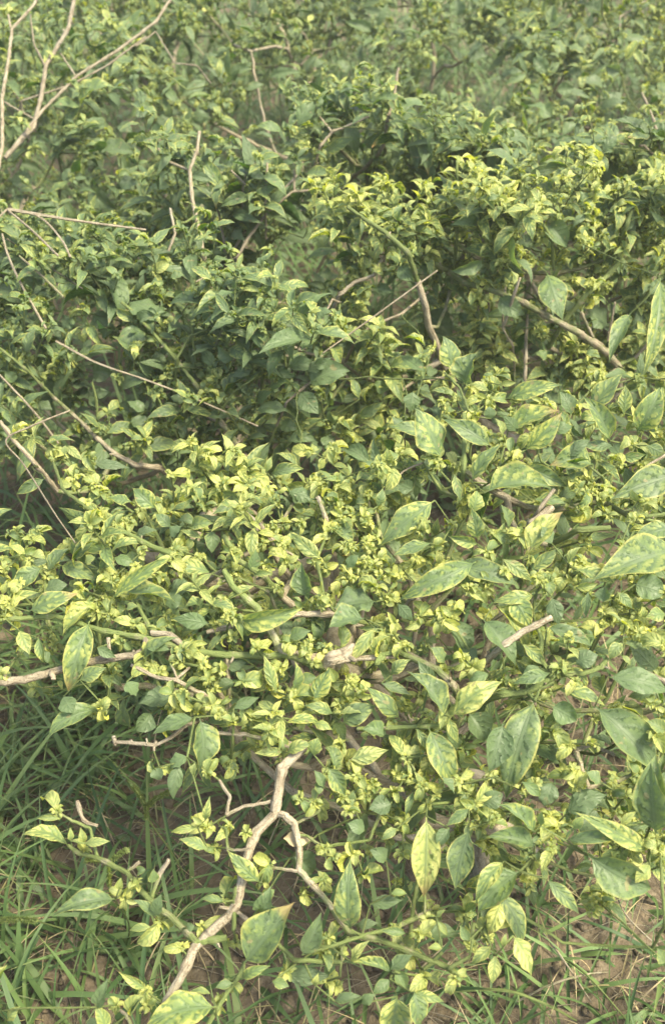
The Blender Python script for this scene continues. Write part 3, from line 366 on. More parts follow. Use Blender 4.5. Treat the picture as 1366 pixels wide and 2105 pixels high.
# limbs: sheet | points | width at both ends (half pixels) | woodiness at both ends 0-10 | height drop below the canopy (mm)
LIMBS = [
# big left hand plant, green to tan
(3, '650 870 560 860 480 820 400 750 330 680 220 580 100 460 0 380', 32, 14, 9, 2, 22),
(3, '1080 930 1000 850 960 750 900 670 850 590 790 510 720 420 640 330 560 240 500 190', 30, 16, 6, 1, 15),
(3, '1100 960 1050 900 1000 800 920 690 840 660', 22, 14, 9, 8, 12),
(3, '1366 425 1260 400 1180 360 1130 370', 20, 12, 9, 7, 10),
(3, '1180 600 1320 480 1366 430', 14, 12, 9, 9, 20),
(3, '890 200 930 80 955 0', 20, 16, 9, 8, 30),
(3, '160 870 60 760 0 680', 26, 22, 8, 8, 60),
(3, '900 1050 870 960 840 880', 22, 16, 2, 0, 0),
(3, '1040 1052 960 990 900 900', 24, 18, 7, 2, 12),
(3, '350 1030 260 960 220 850', 18, 14, 1, 1, 4),
(3, '800 400 790 300 740 220', 14, 8, 1, 1, 4),
(3, '730 420 780 330 860 300', 14, 8, 1, 1, 4),
(3, '400 720 400 600 380 520', 12, 8, 1, 1, 8),
(3, '720 720 680 640 640 570', 12, 8, 1, 1, 8),
(3, '900 640 960 560 1050 500', 14, 8, 2, 1, 8),
(3, '1366 180 1300 300 1290 370', 12, 10, 9, 9, 20),
(1, '835 1040 820 950 790 820 780 700 810 620 820 540', 24, 16, 9, 9, 4),
(1, '780 700 680 660 650 610', 16, 10, 9, 7, 4),
(1, '920 990 900 880 850 750', 14, 12, 10, 10, 6),
(1, '640 1040 650 970 630 890', 20, 14, 9, 8, 14),
(1, '980 1052 1020 980 1100 870 1200 790 1366 770', 18, 12, 8, 7, 4),
(1, '950 1050 1000 960 1100 850 1230 710', 16, 12, 9, 8, 8),
(1, '1000 760 1030 650', 12, 10, 9, 9, 6), (1, '1010 760 950 700', 12, 10, 9, 9, 6), (1, '1090 860 1095 740 1098 670', 12, 12, 9, 9, 6), (1, '1210 790 1210 700', 12, 12, 9, 9, 4),
(1, '700 860 720 960 690 1040', 14, 14, 9, 9, 30),
# tall plant at the upper left
(1, '-20 760 10 600 10 400 40 220 50 120 140 20 170 -60', 26, 16, 9, 8, -30),
(1, '20 650 140 520 170 400 190 270 280 120 310 -20 320 -80', 30, 24, 7, 9, -25),
(1, '60 600 180 450 320 310 480 210 640 90 700 0 730 -60', 20, 18, 9, 8, -30),
(1, '90 415 290 350 440 270 600 150', 12, 12, 9, 8, -15),
(1, '185 270 140 180 125 60', 14, 9, 8, 8, -25), (1, '310 310 250 220', 12, 8, 9, 9, -28), (1, '140 490 20 420', 12, 12, 8, 8, -15), (1, '45 115 35 60', 14, 12, 9, 9, -30),
(1, '560 190 640 130 ', 10, 10, 8, 8, -20), (1, '810 270 720 260 640 130', 10, 8, 9, 9, -10),
(1, '1180 200 1130 190 1030 210 950 180', 14, 12, 9, 9, 0), (1, '1250 140 1180 110 1100 90', 12, 10, 9, 8, 0),
# centre and upper right
(2, '-50 600 0 540 30 530 150 480', 16, 12, 9, 10, -10), (2, '0 545 -60 470', 12, 8, 9, 8, -10),
(2, '230 480 250 420 260 340 270 280', 20, 14, 8, 7, 10),
(2, '310 1040 220 960 130 900 60 850', 26, 16, 3, 1, -14), (2, '230 955 250 880', 14, 10, 2, 1, -12),
(2, '1366 660 1350 620 1320 500 1270 380', 24, 14, 9, 6, -30), (2, '1320 490 1366 455', 14, 12, 7, 5, -30),
(2, '1320 640 1280 600 1180 590', 16, 12, 8, 8, 0), (2, '510 1000 515 800 510 660', 16, 12, 2, 1, -4), (2, '145 760 135 690', 14, 10, 2, 2, 0),
(2, '1180 110 1180 70 1290 0', 9, 9, 8, 8, -20), (2, '1210 920 1240 830', 20, 14, 1, 1, -4), (2, '900 980 850 900 830 850', 16, 12, 2, 1, -4),
(4, '1170 450 1130 400 1000 310 900 260 780 190 680 150 540 110 470 60 380 10', 42, 26, 6, 3, -8),
(4, '745 160 770 90', 18, 14, 9, 8, -8), (4, '950 270 1040 160 1130 80 1190 10', 24, 22, 3, 1, -10), (4, '1110 370 1070 340 1020 230', 20, 16, 8, 5, -4),
(4, '1110 360 1230 230 1300 150', 20, 16, 4, 2, -4), (4, '1130 350 1160 190', 14, 12, 9, 9, -2), (4, '1320 335 1366 310', 20, 18, 8, 8, -8),
(4, '100 340 160 290 280 240 390 150', 18, 14, 9, 9, 12), (4, '30 160 90 110 170 80 210 0', 22, 18, 8, 8, 20),
(4, '260 570 330 520 460 500', 16, 14, 9, 9, 12), (4, '220 950 300 880 370 850', 12, 10, 9, 8, 16), (4, '790 500 800 240', 20, 16, 8, 7, 20),
(4, '540 880 540 650', 24, 18, 1, 1, 30), (4, '740 370 700 300 700 230', 12, 8, 10, 9, 6), (4, '1366 820 1280 870', 16, 14, 9, 9, 0), (4, '850 1040 910 960', 22, 20, 8, 7, 8),
(4, '1110 910 1060 870', 12, 10, 2, 1, 4), (4, '560 640 520 540 460 480', 14, 10, 1, 1, 8), (4, '1090 640 1140 560 1200 540', 14, 10, 2, 1, 6),
# foreground plant: the pale hub and its limbs
(5, '1340 610 1240 600 1150 560 1060 400 960 310 920 240', 44, 22, 8, 1, 8),
(5, '1340 640 1200 590 1060 590 930 590 780 570 600 520 420 490 230 430 60 440 -60 450', 34, 18, 3, 2, 10),
(5, '780 570 690 500 620 500', 22, 26, 9, 9, 2),
(5, '1366 420 1230 420 1100 440 1000 460 850 495', 26, 20, 9, 9, 2),
(5, '600 570 560 590 400 610 210 660 100 690 0 700 -60 705', 30, 34, 9, 8, 4), (5, '450 600 445 520', 17, 15, 10, 10, 0), (5, '215 668 222 690', 22, 18, 9, 10, -6),
(5, '720 180 640 150 560 110 490 70', 26, 20, 1, 2, 2), (5, '1080 260 980 200 920 100', 26, 22, 3, 3, 0), (5, '1150 150 1130 130 1070 60 1000 0', 26, 22, 9, 9, 14),
(5, '1130 130 1230 200', 12, 9, 9, 9, 10), (5, '640 500 610 470 560 370', 26, 14, 3, 2, 4),
(5, '830 750 720 690 640 680 540 630', 20, 14, 7, 8, 6), (5, '1160 950 1000 915 880 910', 18, 14, 4, 7, 10), (5, '760 880 700 930 640 960 540 950 470 945', 16, 15, 9, 9, 4),
(5, '475 955 468 922', 18, 16, 10, 10, 4), (5, '545 952 538 938', 12, 10, 9, 9, 4), (5, '606 955 603 932', 10, 8, 9, 9, 4), (5, '640 945 632 985', 12, 9, 9, 9, 4),
(5, '1170 960 1100 900 1030 870', 24, 18, 4, 3, 12), (5, '720 690 780 640', 12, 9, 8, 8, 6), (5, '730 690 700 620', 10, 8, 7, 4, 6),
(6, '0 600 40 590 100 550', 60, 40, 10, 9, -4), (6, '300 590 120 600 0 620', 22, 22, 9, 9, 0), (6, '180 625 200 590 280 570', 20, 22, 2, 1, -6),
(6, '500 720 430 650 300 590 250 560', 34, 24, 5, 3, 4), (6, '330 350 380 300 440 260 500 250', 24, 20, 9, 8, 2), (6, '700 550 770 500 900 435', 28, 26, 9, 9, -4),
(6, '1366 700 1310 670 1240 640', 22, 16, 9, 9, 0), (6, '960 665 1030 665 1100 640 1130 600', 22, 18, 2, 2, -4), (6, '700 750 800 740 890 690 930 660', 30, 26, 2, 1, 2),
(6, '830 780 850 730 910 700', 12, 9, 1, 1, -6), (6, '1366 10 1300 20 1240 10', 20, 16, 2, 2, 0), (6, '1010 75 1140 65', 26, 22, 2, 2, -4), (6, '820 50 900 -20', 34, 30, 8, 8, 2),
(6, '850 590 860 530 840 470', 20, 16, 2, 1, 6), (6, '430 880 200 890 100 890', 20, 14, 3, 2, 8), (6, '1000 980 1060 960 1160 1000', 18, 14, 6, 6, 16), (6, '-30 20 -60 -60', 20, 16, 6, 6, 6),
(7, '1240 -80 1160 0 1140 120 1130 190 1050 270 1020 350 990 480 975 560 940 610 860 680 800 740 760 830 700 940 670 1010 640 1120', 46, 42, 9, 8, -6),
(7, '1140 190 1170 195 1210 230 1230 330 1230 420 1310 510 1366 580', 34, 26, 9, 5, -6),
(8, '0 580 70 680 200 710 350 770 480 825', 26, 22, 4, 2, -10), (8, '480 825 565 775', 17, 15, 2, 2, -10), (8, '480 825 520 855', 12, 9, 2, 1, -10),
(7, '1025 335 960 340', 14, 12, 9, 9, -6), (7, '1110 140 1000 160 930 195', 16, 16, 8, 6, -4), (7, '930 195 945 120 900 50', 18, 14, 8, 6, -4), (7, '985 600 1020 630', 20, 18, 10, 10, -4),
(7, '968 500 962 600 960 670', 22, 22, 3, 1, -8), (7, '805 720 850 712 930 700', 30, 30, 3, 1, -8), (7, '805 715 700 610 600 530 520 430 400 370 330 355 280 320', 32, 16, 4, 2, -8),
(7, '520 430 575 388', 16, 15, 2, 8, -8), (7, '620 540 660 430 695 378', 20, 20, 2, 9, -8), (7, '400 370 370 250 300 220 250 190', 16, 12, 2, 4, -8),
(7, '1135 720 1210 790 1320 795 1400 800', 20, 22, 1, 2, -8), (7, '1110 410 1220 425', 16, 16, 4, 8, -4), (7, '830 1100 930 930 980 860 1005 800', 22, 18, 2, 1, -6), (7, '560 1100 520 1020 470 970', 20, 16, 3, 8, -6),
(7, '1225 225 1310 180 1325 120', 16, 12, 5, 2, -2), (7, '1260 280 1330 330', 14, 12, 4, 4, -2), (7, '845 250 850 210', 8, 6, 2, 1, -6), (7, '935 330 930 250 900 240', 14, 9, 3, 2, -5),
(8, '0 320 150 300', 14, 12, 1, 1, 2), (8, '380 490 378 600', 12, 10, 3, 3, 4), (8, '375 830 450 760', 16, 14, 1, 1, 0), (8, '770 430 850 350', 9, 9, 1, 1, -6), (8, '720 240 650 260 550 220', 36, 36, 9, 8, 14),
(8, '580 640 620 690 650 720', 12, 10, 2, 2, -6), (8, '1050 80 1160 60 1240 20', 18, 14, 6, 4, 10), (8, '1366 640 1340 300', 14, 12, 2, 2, 0), (8, '70 680 40 740 30 860', 16, 10, 3, 3, -8),
(8, '230 100 110 110 60 130', 14, 10, 3, 2, 2),
]
def full(s, x, y): return SHEET[s][0]+x/2, SHEET[s][1]+y/2
def tag(o, label=None, cat=None, group=None, kind=None):
    if label: o['label'] = label
    if cat: o['category'] = cat
    if group: o['group'] = group
    if kind: o['kind'] = kind
    return o
def empty(name, loc=(0, 0, 0)):
    o = bpy.data.objects.new(name, None); o.empty_display_size = .05; sc.collection.objects.link(o); o.location = loc; return o
def adopt(child, root):
    """parent a mesh whose vertices are in world space without moving it"""
    child.parent = root; child.matrix_parent_inverse = root.matrix_basis.inverted() if False else child.matrix_parent_inverse
    child.location = -np.array(root.location); return child

PLANTS = {  # key: base x, y, canopy centre x, y, radii, height, fill twigs, yellowness, label
'A': (.185, .72, .08, .90, .46, .34, .50, 460, .46, 'yellow mottled chilli plant in front with a bare forked limb drooping over the grass'),
'B': (.44, 1.50, .42, 1.52, .42, .26, .64, 420, .42, 'yellow green chilli plant at the right with a thick sloping limb and large mosaic leaves'),
'C': (-.22, 1.44, -.27, 1.46, .46, .27, .53, 520, .20, 'dark leaved chilli plant at the middle left with a long green branch across it'),
'D': (.0, 1.92, .0, 1.92, .36, .24, .60, 520, .26, 'chilli plant behind the middle with a bare forked twig standing up'),
'S': (.42, 2.02, .46, 2.04, .36, .24, .66, 420, .34, 'chilli plant behind the right hand mosaic leaved one and before the star shaped sprays'),
'E': (-.60, 2.02, -.58, 2.06, .36, .28, .58, 380, .28, 'tall chilli plant at the upper left with thick bare brown limbs'),
'F': (.62, 2.62, .62, 2.66, .46, .32, .70, 680, .42, 'bushy chilli plant at the upper right with star shaped sprays of narrow leaves'),
'G': (-.08, 2.66, -.06, 2.70, .44, .30, .66, 620, .28, 'far chilli plant at the top middle just left of the dark gap'),
'L': (-.86, 1.50, -.86, 1.50, .30, .30, .48, 200, .2, 'low dark chilli plant cut by the left edge beneath the tall bare limbs'),
'I': (.98, 1.80, .98, 1.80, .30, .34, .60, 220, .36, 'chilli plant cut by the right edge behind the mosaic leaved one'),
'J': (.30, 3.30, .30, 3.30, .40, .30, .70, 340, .32, 'far chilli plant seen through the dark gap at the top'),
'K': (-.95, 2.85, -.95, 2.85, .42, .34, .68, 240, .3, 'far chilli plant in the top left corner behind the brown limbs'),
'Q': (-.44, 2.66, -.44, 2.68, .32, .26, .66, 380, .34, 'small chilli plant behind the brown limbs at the upper left'),
'P': (-.50, 3.4, -.50, 3.4, .42, .30, .72, 200, .32, 'farthest chilli plant at the top left edge of the frame between the brown limbs'),
'N': (1.1, 3.2, 1.1, 3.2, .42, .36, .72, 200, .38, 'farthest chilli plant in the top right corner'),
}
def owner(px, py):
    k = int(row(px, py)[0])
    if k == 3: return 'A'
    if k == 2: return 'B' if px > 670 else 'C'
    if k == 1: return 'E' if px < 300 else ('D' if px < 930 else 'S')
    return 'Q' if px < 330 else ('G' if px < 980 else 'F')
# open ground seen between the plants: nothing of the fill may grow in front of it
OPENX, OPENY = [-700, 0, 200, 330, 420, 560, 760, 950, 1150, 1366, 2100], [1400, 1420, 1470, 1540, 1560, 1570, 1800, 1920, 1880, 1850, 1760]
HOLES = [(40, 1010, 120, 80), (540, 240, 85, 105), (380, 130, 50, 50), (1000, 250, 60, 40), (450, 320, 80, 45), (960, 165, 105, 85), (740, 140, 50, 40), (250, 250, 60, 60), (820, 640, 80, 55), (640, 560, 60, 40), (560, 560, 40, 50), (150, 870, 50, 35), (300, 985, 60, 35), (1130, 330, 70, 30), (1240, 1290, 40, 30), (90, 1600, 60, 40)]

class Tree:
    def __init__(s, base):
        s.p = [np.asarray(base, float)]; s.par = [-1]; s.len = [0.]; s.rmin = [.004]; s.wood = [.95]; s.hero = [False]
    def add(s, p, par, rmin=.0009, wood=-1, hero=False):
        s.p.append(np.asarray(p, float)); s.par.append(par); s.len.append(s.len[par]+float(np.linalg.norm(s.p[par]-s.p[-1])))
        s.rmin.append(rmin); s.wood.append(wood); s.hero.append(hero); return len(s.p)-1
    def nearest(s, q, w=.22, tip_ok=True):
        P = np.asarray(s.p); d = np.linalg.norm(P-q, axis=1)
        up = np.maximum(0, P[:, 2]-q[2])*.8
        return int(np.argmin(d+w*np.asarray(s.len)+up)), float(d.min())
    def connect(s, q, w=.22, rmin=.0009, lift=.12):
        i, _ = s.nearest(q, w); a = s.p[i]; L = np.linalg.norm(q-a)
        if L < .004: return i
        k = max(1, int(L/.024)); mid = (a+q)/2+np.array([0, 0, -lift*L])+rng.normal(0, .06*L, 3)
        for t in (np.arange(k)+1)/k:
            p = (1-t)**2*a+2*t*(1-t)*mid+t*t*q+(rng.normal(0, .0022, 3) if t < 1 else 0); i = s.add(p, i, rmin)
        return i
    def radii(s, e=2.45):
        n = len(s.p); acc = np.zeros(n); r = np.zeros(n)
        for i in range(n-1, -1, -1):
            r[i] = s.rmin[i] if (acc[i] == 0 or s.hero[i]) else max(acc[i]**(1/e), s.rmin[i])
            if s.par[i] >= 0: acc[s.par[i]] += r[i]**e
        return np.minimum(r, np.where(s.hero, 1, .0095))
    def mesh(s, name, sides=6):
        r = s.radii(); n = len(s.p); kids = [[] for _ in range(n)]
        for i in range(1, n): kids[s.par[i]].append(i)
        acc = Acc(); stack = [(0, -1)]
        while stack:
            i, frm = stack.pop(); ch = [i] if frm < 0 else [frm, i]
            while True:
                ks = kids[i]
                if not ks: break
                big = max(ks, key=lambda k: (r[k]))
                for k in ks:
                    if k != big: stack.append((k, i))
                if s.hero[big] and not s.hero[i]:
                    stack.append((big, i)); break
                i = big; ch.append(i)
            if len(ch) < 2 or all(s.hero[c] for c in ch): continue
            # cut the chain where it runs along a limb that has its own mesh
            seg = [ch[0]]
            segs = []
            for c in ch[1:]:
                if s.hero[c]:
                    if len(seg) > 1: segs.append(seg)
                    seg = [c]
                else: seg.append(c)
            if len(seg) > 1: segs.append(seg)
            for g in segs:
                P = np.array([s.p[k] for k in g]); rr = np.array([r[k] for k in g]); rr[0] = min(rr[0], rr[1]*1.25)
                if len(P) > 2: rr[1:-1] *= 1+rng.choice([0, .12, .04], len(P)-2)
                wd = np.interp(rr, [.0012, .0024, .005], [.0, .35, .95])+rng.normal(0, .12)
                tube(acc, P, rr, np.clip(wd, 0, 1), 6 if rr.max() < .004 else 10)
        return acc.build(name, M_STEM)

def angular(P):
    out = [P[0]]
    for a, b_ in zip(P[:-1], P[1:]): out += [a*.78+b_*.22, a*.22+b_*.78, b_]
    return np.array(out)
def limb_mesh(pts, r, wood, name='branch'):
    acc = Acc(); n0 = len(pts); t0 = np.linspace(0, 1, n0); tt = np.concatenate([[0.]]+[[a*.78+b_*.22, a*.22+b_*.78, b_] for a, b_ in zip(t0[:-1], t0[1:])]); r = np.interp(tt, t0, r); wood = np.interp(tt, t0, wood); pts = angular(np.asarray(pts)); P, par = smooth(pts, .0045, .00025); L = np.concatenate([[0], np.cumsum(np.linalg.norm(np.diff(P, axis=0), axis=1))])
    rr = np.interp(par, np.linspace(0, 1, len(r)), r); ww = np.interp(par, np.linspace(0, 1, len(wood)), wood)
    nodes = np.arange(rnd(.01, .03), L[-1], .034)+rng.normal(0, .004, len(np.arange(0, 1, 1)) or 1)[0]
    k = np.zeros(len(P))
    for x in nodes: k += np.exp(-((L-x)/.004)**2)*rnd(.12, .34)
    rr = rr*(1+k+.05*np.sin(L*150+rnd(0, 6))); ww = ww+k*.6
    tube(acc, P, rr, np.clip(ww, 0, 1), 12)
    for x in nodes:                                   # leaf scars and short snapped stubs at the nodes
        if x > L[-1]-.004 or x < .004: continue
        i = int(np.searchsorted(L, x)); i = min(i, len(P)-2); t = nrm(P[i+1]-P[i]); d = nrm(np.cross(t, rng.normal(0, 1, 3)))
        if rng.random() < .35:
            h = rnd(.4, 1.6)*rr[i]; tube(acc, [P[i]+d*rr[i]*.5, P[i]+d*(rr[i]+h*.6)+t*h*.3, P[i]+d*(rr[i]+h)+t*h*.5], [rr[i]*.42, rr[i]*.34, rr[i]*.3], min(1, ww[i]+.25), 6)
    return acc.build(name, M_STEM)

trees = {}; roots = {}; parts = {k: dict(leaf=[], tip=[]) for k in PLANTS}
for k, (bx_, by_, cx, cy, rx, ry, H, n, yl, lab) in PLANTS.items():
    t = Tree((bx_, by_, -.01)); i = 0; top = H*(.30 if k != 'A' else .42)
    for z in np.linspace(.03, top, 5): i = t.add((bx_+rnd(-.006, .006), by_+rnd(-.006, .006), z), i, .0072 if k == 'A' else .006)
    trees[k] = t; roots[k] = tag(empty('chilli_plant', (bx_, by_, 0)), lab, 'chilli plant', 'chilli plants growing in the plot')

def y0_ends(xy): return xy[0][1] < 0
# --- the limbs of the photograph, each its own branch
edge_limb = False
def hero_pt(s, x, y, drop):
    X, Y_ = full(s, x, y); return PD(X, Y_, dcan(X, Y_)+drop) if not edge_limb else PD(X, Y_, 2.02+drop*.5+(Y_-200)*-.0004)
TRUNK = [(985, 1860, 1.345), (978, 1750, 1.31), (950, 1640, 1.28), (935, 1560, 1.25)]
tA = trees['A']; last = 0
order = sorted(range(len(LIMBS)), key=lambda i: 0)
hubA = [PD(938, 1560, 1.235), PD(870, 1470, 1.20), PD(790, 1395, 1.15), PD(690, 1350, 1.115)]
ta = [tA.p[5]]+[PD(938, 1580, 1.24)]
for s, pts, w0, w1, g0, g1, drop in LIMBS:
    xy = np.array([float(v) for v in pts.split()]).reshape(-1, 2)
    m = xy[len(xy)//2]; key = owner(*full(s, *m))
    if s == 7 or (s == 8): key = 'A'
    if s == 1 and drop < 0 and m[0] < 900: key = 'E'
    E_limb = key == 'E' and s == 1 and drop < 0
    ph = rnd(0, 6); P = []; edge_limb = E_limb
    if s <= 4 and drop > -15: drop = -48 if (w0 >= 26 or w1 >= 28) else drop*.5-18
    elif s in (5, 6): drop -= 6
    for j, (x, y) in enumerate(xy):
        P.append(hero_pt(s, x, y, drop/1000+.0025*math.sin(ph+j*1.3)))
    edge_limb = False; P = np.array(P); dd_ = (P-CAM)@FW
    if not E_limb and s != 7: dd_ = dd_[0]*.35+dd_*.65 if np.ptp(dd_) < .12 else np.full(len(P), dd_.min() if s <= 2 else dd_.max()); P = np.array([PD(*full(s, *q), e) for q, e in zip(xy, dd_)])
    d = (P-CAM)@FW; r = np.interp(np.linspace(0, 1, len(P)), [0, 1], [w0, w1])*.25/FPX*d
    wd = np.interp(np.linspace(0, 1, len(P)), [0, 1], [g0/10, g1/10])
    T = trees[key]
    if s <= 4: r = r*(.74 if g0 > 5 else .85)*(.82 if E_limb else 1)
    if s == 7: r = r*.88
    dn = np.linalg.norm(np.asarray(T.p)-P[0], axis=1); join = s >= 5 and .002 < dn.min() < (.05 if s >= 7 else .025)
    if join: P = np.concatenate([[T.p[int(dn.argmin())]], P]); r = np.concatenate([[r[0]], r]); wd = np.concatenate([[wd[0]], wd])
    if not join and dn.min() > .012 and not (s == 7 and y0_ends(xy)):
        ext = P[0]-nrm(P[1]-P[0])*.022+np.array([0, .022, -.038]); ext[2] = max(ext[2], .05); P = np.concatenate([[ext], P]); r = np.concatenate([[r[0]], r]); wd = np.concatenate([[wd[0]], wd])
    Q, par = smooth(P, .02); i, dd = T.nearest(Q[0], .05)
    if dd > .012: away = Q[0]; away[2] = max(away[2], .05); i = T.connect(away, .05, r[0]*.55, .45)
    for q, pp in zip(Q, par):
        i = T.add(q, i, float(np.interp(pp, np.linspace(0, 1, len(r)), r)), hero=True)
    adopt(limb_mesh(P, r, wd), roots[key])

# --- undergrowth of each plant
def clump(x, y):                          # bushes grow in sprays with deeper pockets between
    f = 1/(.6+.45*y); return math.sin(x*44*f+2*math.sin(y*23*f)+1)*math.cos(y*36*f+1.6*math.sin(x*19*f))
def allowed(P, k):
    px, py, d = proj(P)
    if py > np.interp(px, OPENX, OPENY): return False
    for hx, hy, ha, hb in HOLES:
        if ((px-hx)/ha)**2+((py-hy)/hb)**2 < 1 and d < dcan(px, py)+.34: return False
    if -60 < px < 1430 and -60 < py < 2150:
        lim = np.interp(py, [0, 350, 600, 900, 1200], [-.03, -.015, .005, .015, .03])
        if clump(P[0], P[1]) < -.18: lim += .10+.03*max(0, d-1)
        if d < dcan(px, py)+lim: return False
    return True
fill = {}
for k, (bx_, by_, cx, cy, rx, ry, H, n, yl, lab) in PLANTS.items():
    A_ = []; tries = 0
    while len(A_) < n and tries < n*120:
        tries += 1
        if k in 'ABCDSEFGQ' and rng.random() < .6:
            for _ in range(400):
                X, Y_ = rnd(-60, 1430), rnd(-120, 2000)
                if owner(X, Y_) == k: break
            else: continue
            p = PD(X, Y_, dcan(X, Y_)+.01+rng.exponential(.06))
            if p[2] > .05 and allowed(p, k): A_.append(p)
            continue
        a = rnd(0, 6.283); q = rng.random()**.55; x = cx+rx*q*math.cos(a); y = cy+ry*q*math.sin(a)
        topz = H*(1-.26*q*q)+.045*math.sin(x*27+cx*9)*math.cos(y*23+cx); z = topz-min(rng.exponential(.055 if k not in 'AB' else .09), topz-.10)
        p = np.array([x, y, z])
        if allowed(p, k): A_.append(p)
    A_.sort(key=lambda p: np.linalg.norm(p-trees[k].p[3])); T = trees[k]
    for p in A_: T.connect(p, .25)
    fill[k] = A_

# --- leaves and shoot tips placed from the photograph
def cam_dir(P): return nrm(CAM-P)
heroleaf = []
for s, txt in LEAVES.items():
    for q in txt.replace('\n', ';').split(';'):
        f = q.split(); o = 0
        if f[5].endswith('o'): o = 1; f[5] = f[5][:-1]
        x0, y0, x1, y1, w_, yl = map(float, f)
        X0, Y0 = full(s, x0, y0); X1, Y1 = full(s, x1, y1); key = owner((X0+X1)/2, (Y0+Y1)/2)
        if s in (7, 8): key = 'A'
        asp_ = 1; d = dcan(X0, Y0)-rnd(.0, .022)-(.012 if s in (7, 8) else 0)+(.03 if yl == 0 else 0)
        span = math.hypot(X1-X0, Y1-Y0)/FPX*d
        b = PD(X0, Y0, d); e = PD(X1, Y1, d+rnd(-.22, .12)*span)
        if asp_ > 0: w_ *= .86
        if s == 4 and x0 > 1200 and y0 < 240 and w_ > 60: w_ *= .62; yl = min(yl, 5.5); d = 1.36; b = PD(X0, Y0, d); e = PD(X1, Y1, d-.02)
        if s == 8 and (x0, y0) == (1300, 345): d = .93; b = PD(X0, Y0, d); e = PD(X1, Y1, d-.02)
        heroleaf.append((key, b, e, w_*.5/FPX*d, yl/10, o, math.hypot(x1-x0, y1-y0)*w_))
for key in PLANTS:
    T = trees[key]
    for s, txt in TIPS.items():
        for q in txt.split(';'):
            x, y, r = map(float, q.split()); X, Y_ = full(s, x, y); kk = 'A' if s in (7, 8) else owner(X, Y_)
            if kk != key: continue
            d = dcan(X, Y_)-rnd(-.012, .016); c = PD(X, Y_, d); parts[key]['tip'].append((c, r*.5/FPX*d)); T.connect(c, .015 if s >= 7 else .2, lift=.05 if s >= 7 else .12)
leafA = {k: [] for k in PLANTS}; sprays = {k: [] for k in PLANTS}
# many more small tips over the outer face of the plants, clear of the large leaves
mids = np.array([list(proj((L_[1]+L_[2])/2))[:2]+[math.sqrt(L_[6])*.5] for L_ in heroleaf]); extra = {k: [] for k in PLANTS}
for _ in range(3300):
    X = rnd(-40, 1400); Y_ = 2105*rnd(0, 1)-20; kk = owner(X, Y_)
    if Y_ > np.interp(X, OPENX, OPENY)-60: continue
    if kk == 'C' and rng.random() < .6 or kk in 'DGEQSF' and rng.random() < .5: continue
    if any(((X-hx)/ha)**2+((Y_-hy)/hb)**2 < 1.1 for hx, hy, ha, hb in HOLES): continue
    if (np.hypot(mids[:, 0]-X, mids[:, 1]-Y_) < mids[:, 2]*.75+7).any(): continue
    E_ = PD(X, Y_, dcan(X, Y_)+rnd(-.008, .025))
    if clump(E_[0], E_[1]) > -.18: extra[kk].append((E_, rnd(.006, .0125)))
for kk in extra:
    for c, r in extra[kk]: trees[kk].connect(c, .2)
def stalk(T, b):
    i, dd = T.nearest(b, .02)
    if dd > .006: T.connect(b, .05, .0008, -.05)
for L_ in heroleaf: leafA[L_[0]].append(L_)
for key in PLANTS:
    for L_ in leafA[key]: stalk(trees[key], L_[1])

# upright and arching shoots along the crests and over the faces of the bushes
for _ in range(760):
    X = rnd(-60, 1430)
    if rng.random() < .55:
        k_ = int(rng.integers(1, 4)); cy_ = float(np.interp(X, *CREST[k_])); Y_ = cy_+rnd(-25, 70)
    else: Y_ = rnd(-60, 1750)
    kk = owner(X, Y_)
    if Y_ > np.interp(X, OPENX, OPENY)-60: continue
    if any(((X-hx)/ha)**2+((Y_-hy)/hb)**2 < 1.0 for hx, hy, ha, hb in HOLES): continue
    if kk == 'A' and (np.hypot(mids[:, 0]-X, mids[:, 1]-Y_+25) < mids[:, 2]*.8+10).any(): continue
    b_ = PD(X, Y_, dcan(X, Y_)+rnd(.0, .02)); Ls = rnd(.03, .085); dr = nrm(np.array([rnd(-.55, .55), rnd(-.5, .1), 1.])); T = trees[kk]; i = T.connect(b_, .2); m_ = max(3, int(Ls/.010)); pts_ = []
    cv = rng.normal(0, .25, 3)*[1, 1, 0]
    for t in (np.arange(m_)+1)/m_:
        p = b_+dr*Ls*t+cv*Ls*t*t; i = T.add(p, i, .0011-.0004*t); pts_.append(p)
    sprays[kk].append((np.array(pts_), dr, Ls))
def spray_leaves(acc, pts, dr, Ls, yl, big=1.):
    n = len(pts); rep_ = 2 if big < 1.3 else 1; P = np.repeat(pts, rep_, 0); n = len(P); ph = np.arange(n)*2.4+rnd(0, 6); e1 = nrm(np.cross(dr, [.2, .9, .1])); e2 = np.cross(dr, e1)
    o_ = e1*np.cos(ph)[:, None]+e2*np.sin(ph)[:, None]; t = np.linspace(0, 1, n); T = nrm(o_*.9+dr*(.35+.5*t[:, None])); N = nrm(dr*.9-o_*(.3+.4*t[:, None]))
    L = (rnd(.018, .044)*(1.15-.55*t))*rnd(.6, 1.25, n)*big
    leaf_batch(acc, P, T, N, L, L*rnd(.26, .42, n), rnd(.6, 2.1, n), rnd(.1, .6, n), rnd(-.12, .15, n), .06, rnd(-.5, .5, n), np.clip(yl+.35*t+rng.normal(0, .1, n), 0, 1), 8, 4, rnd(.3, .6, n))
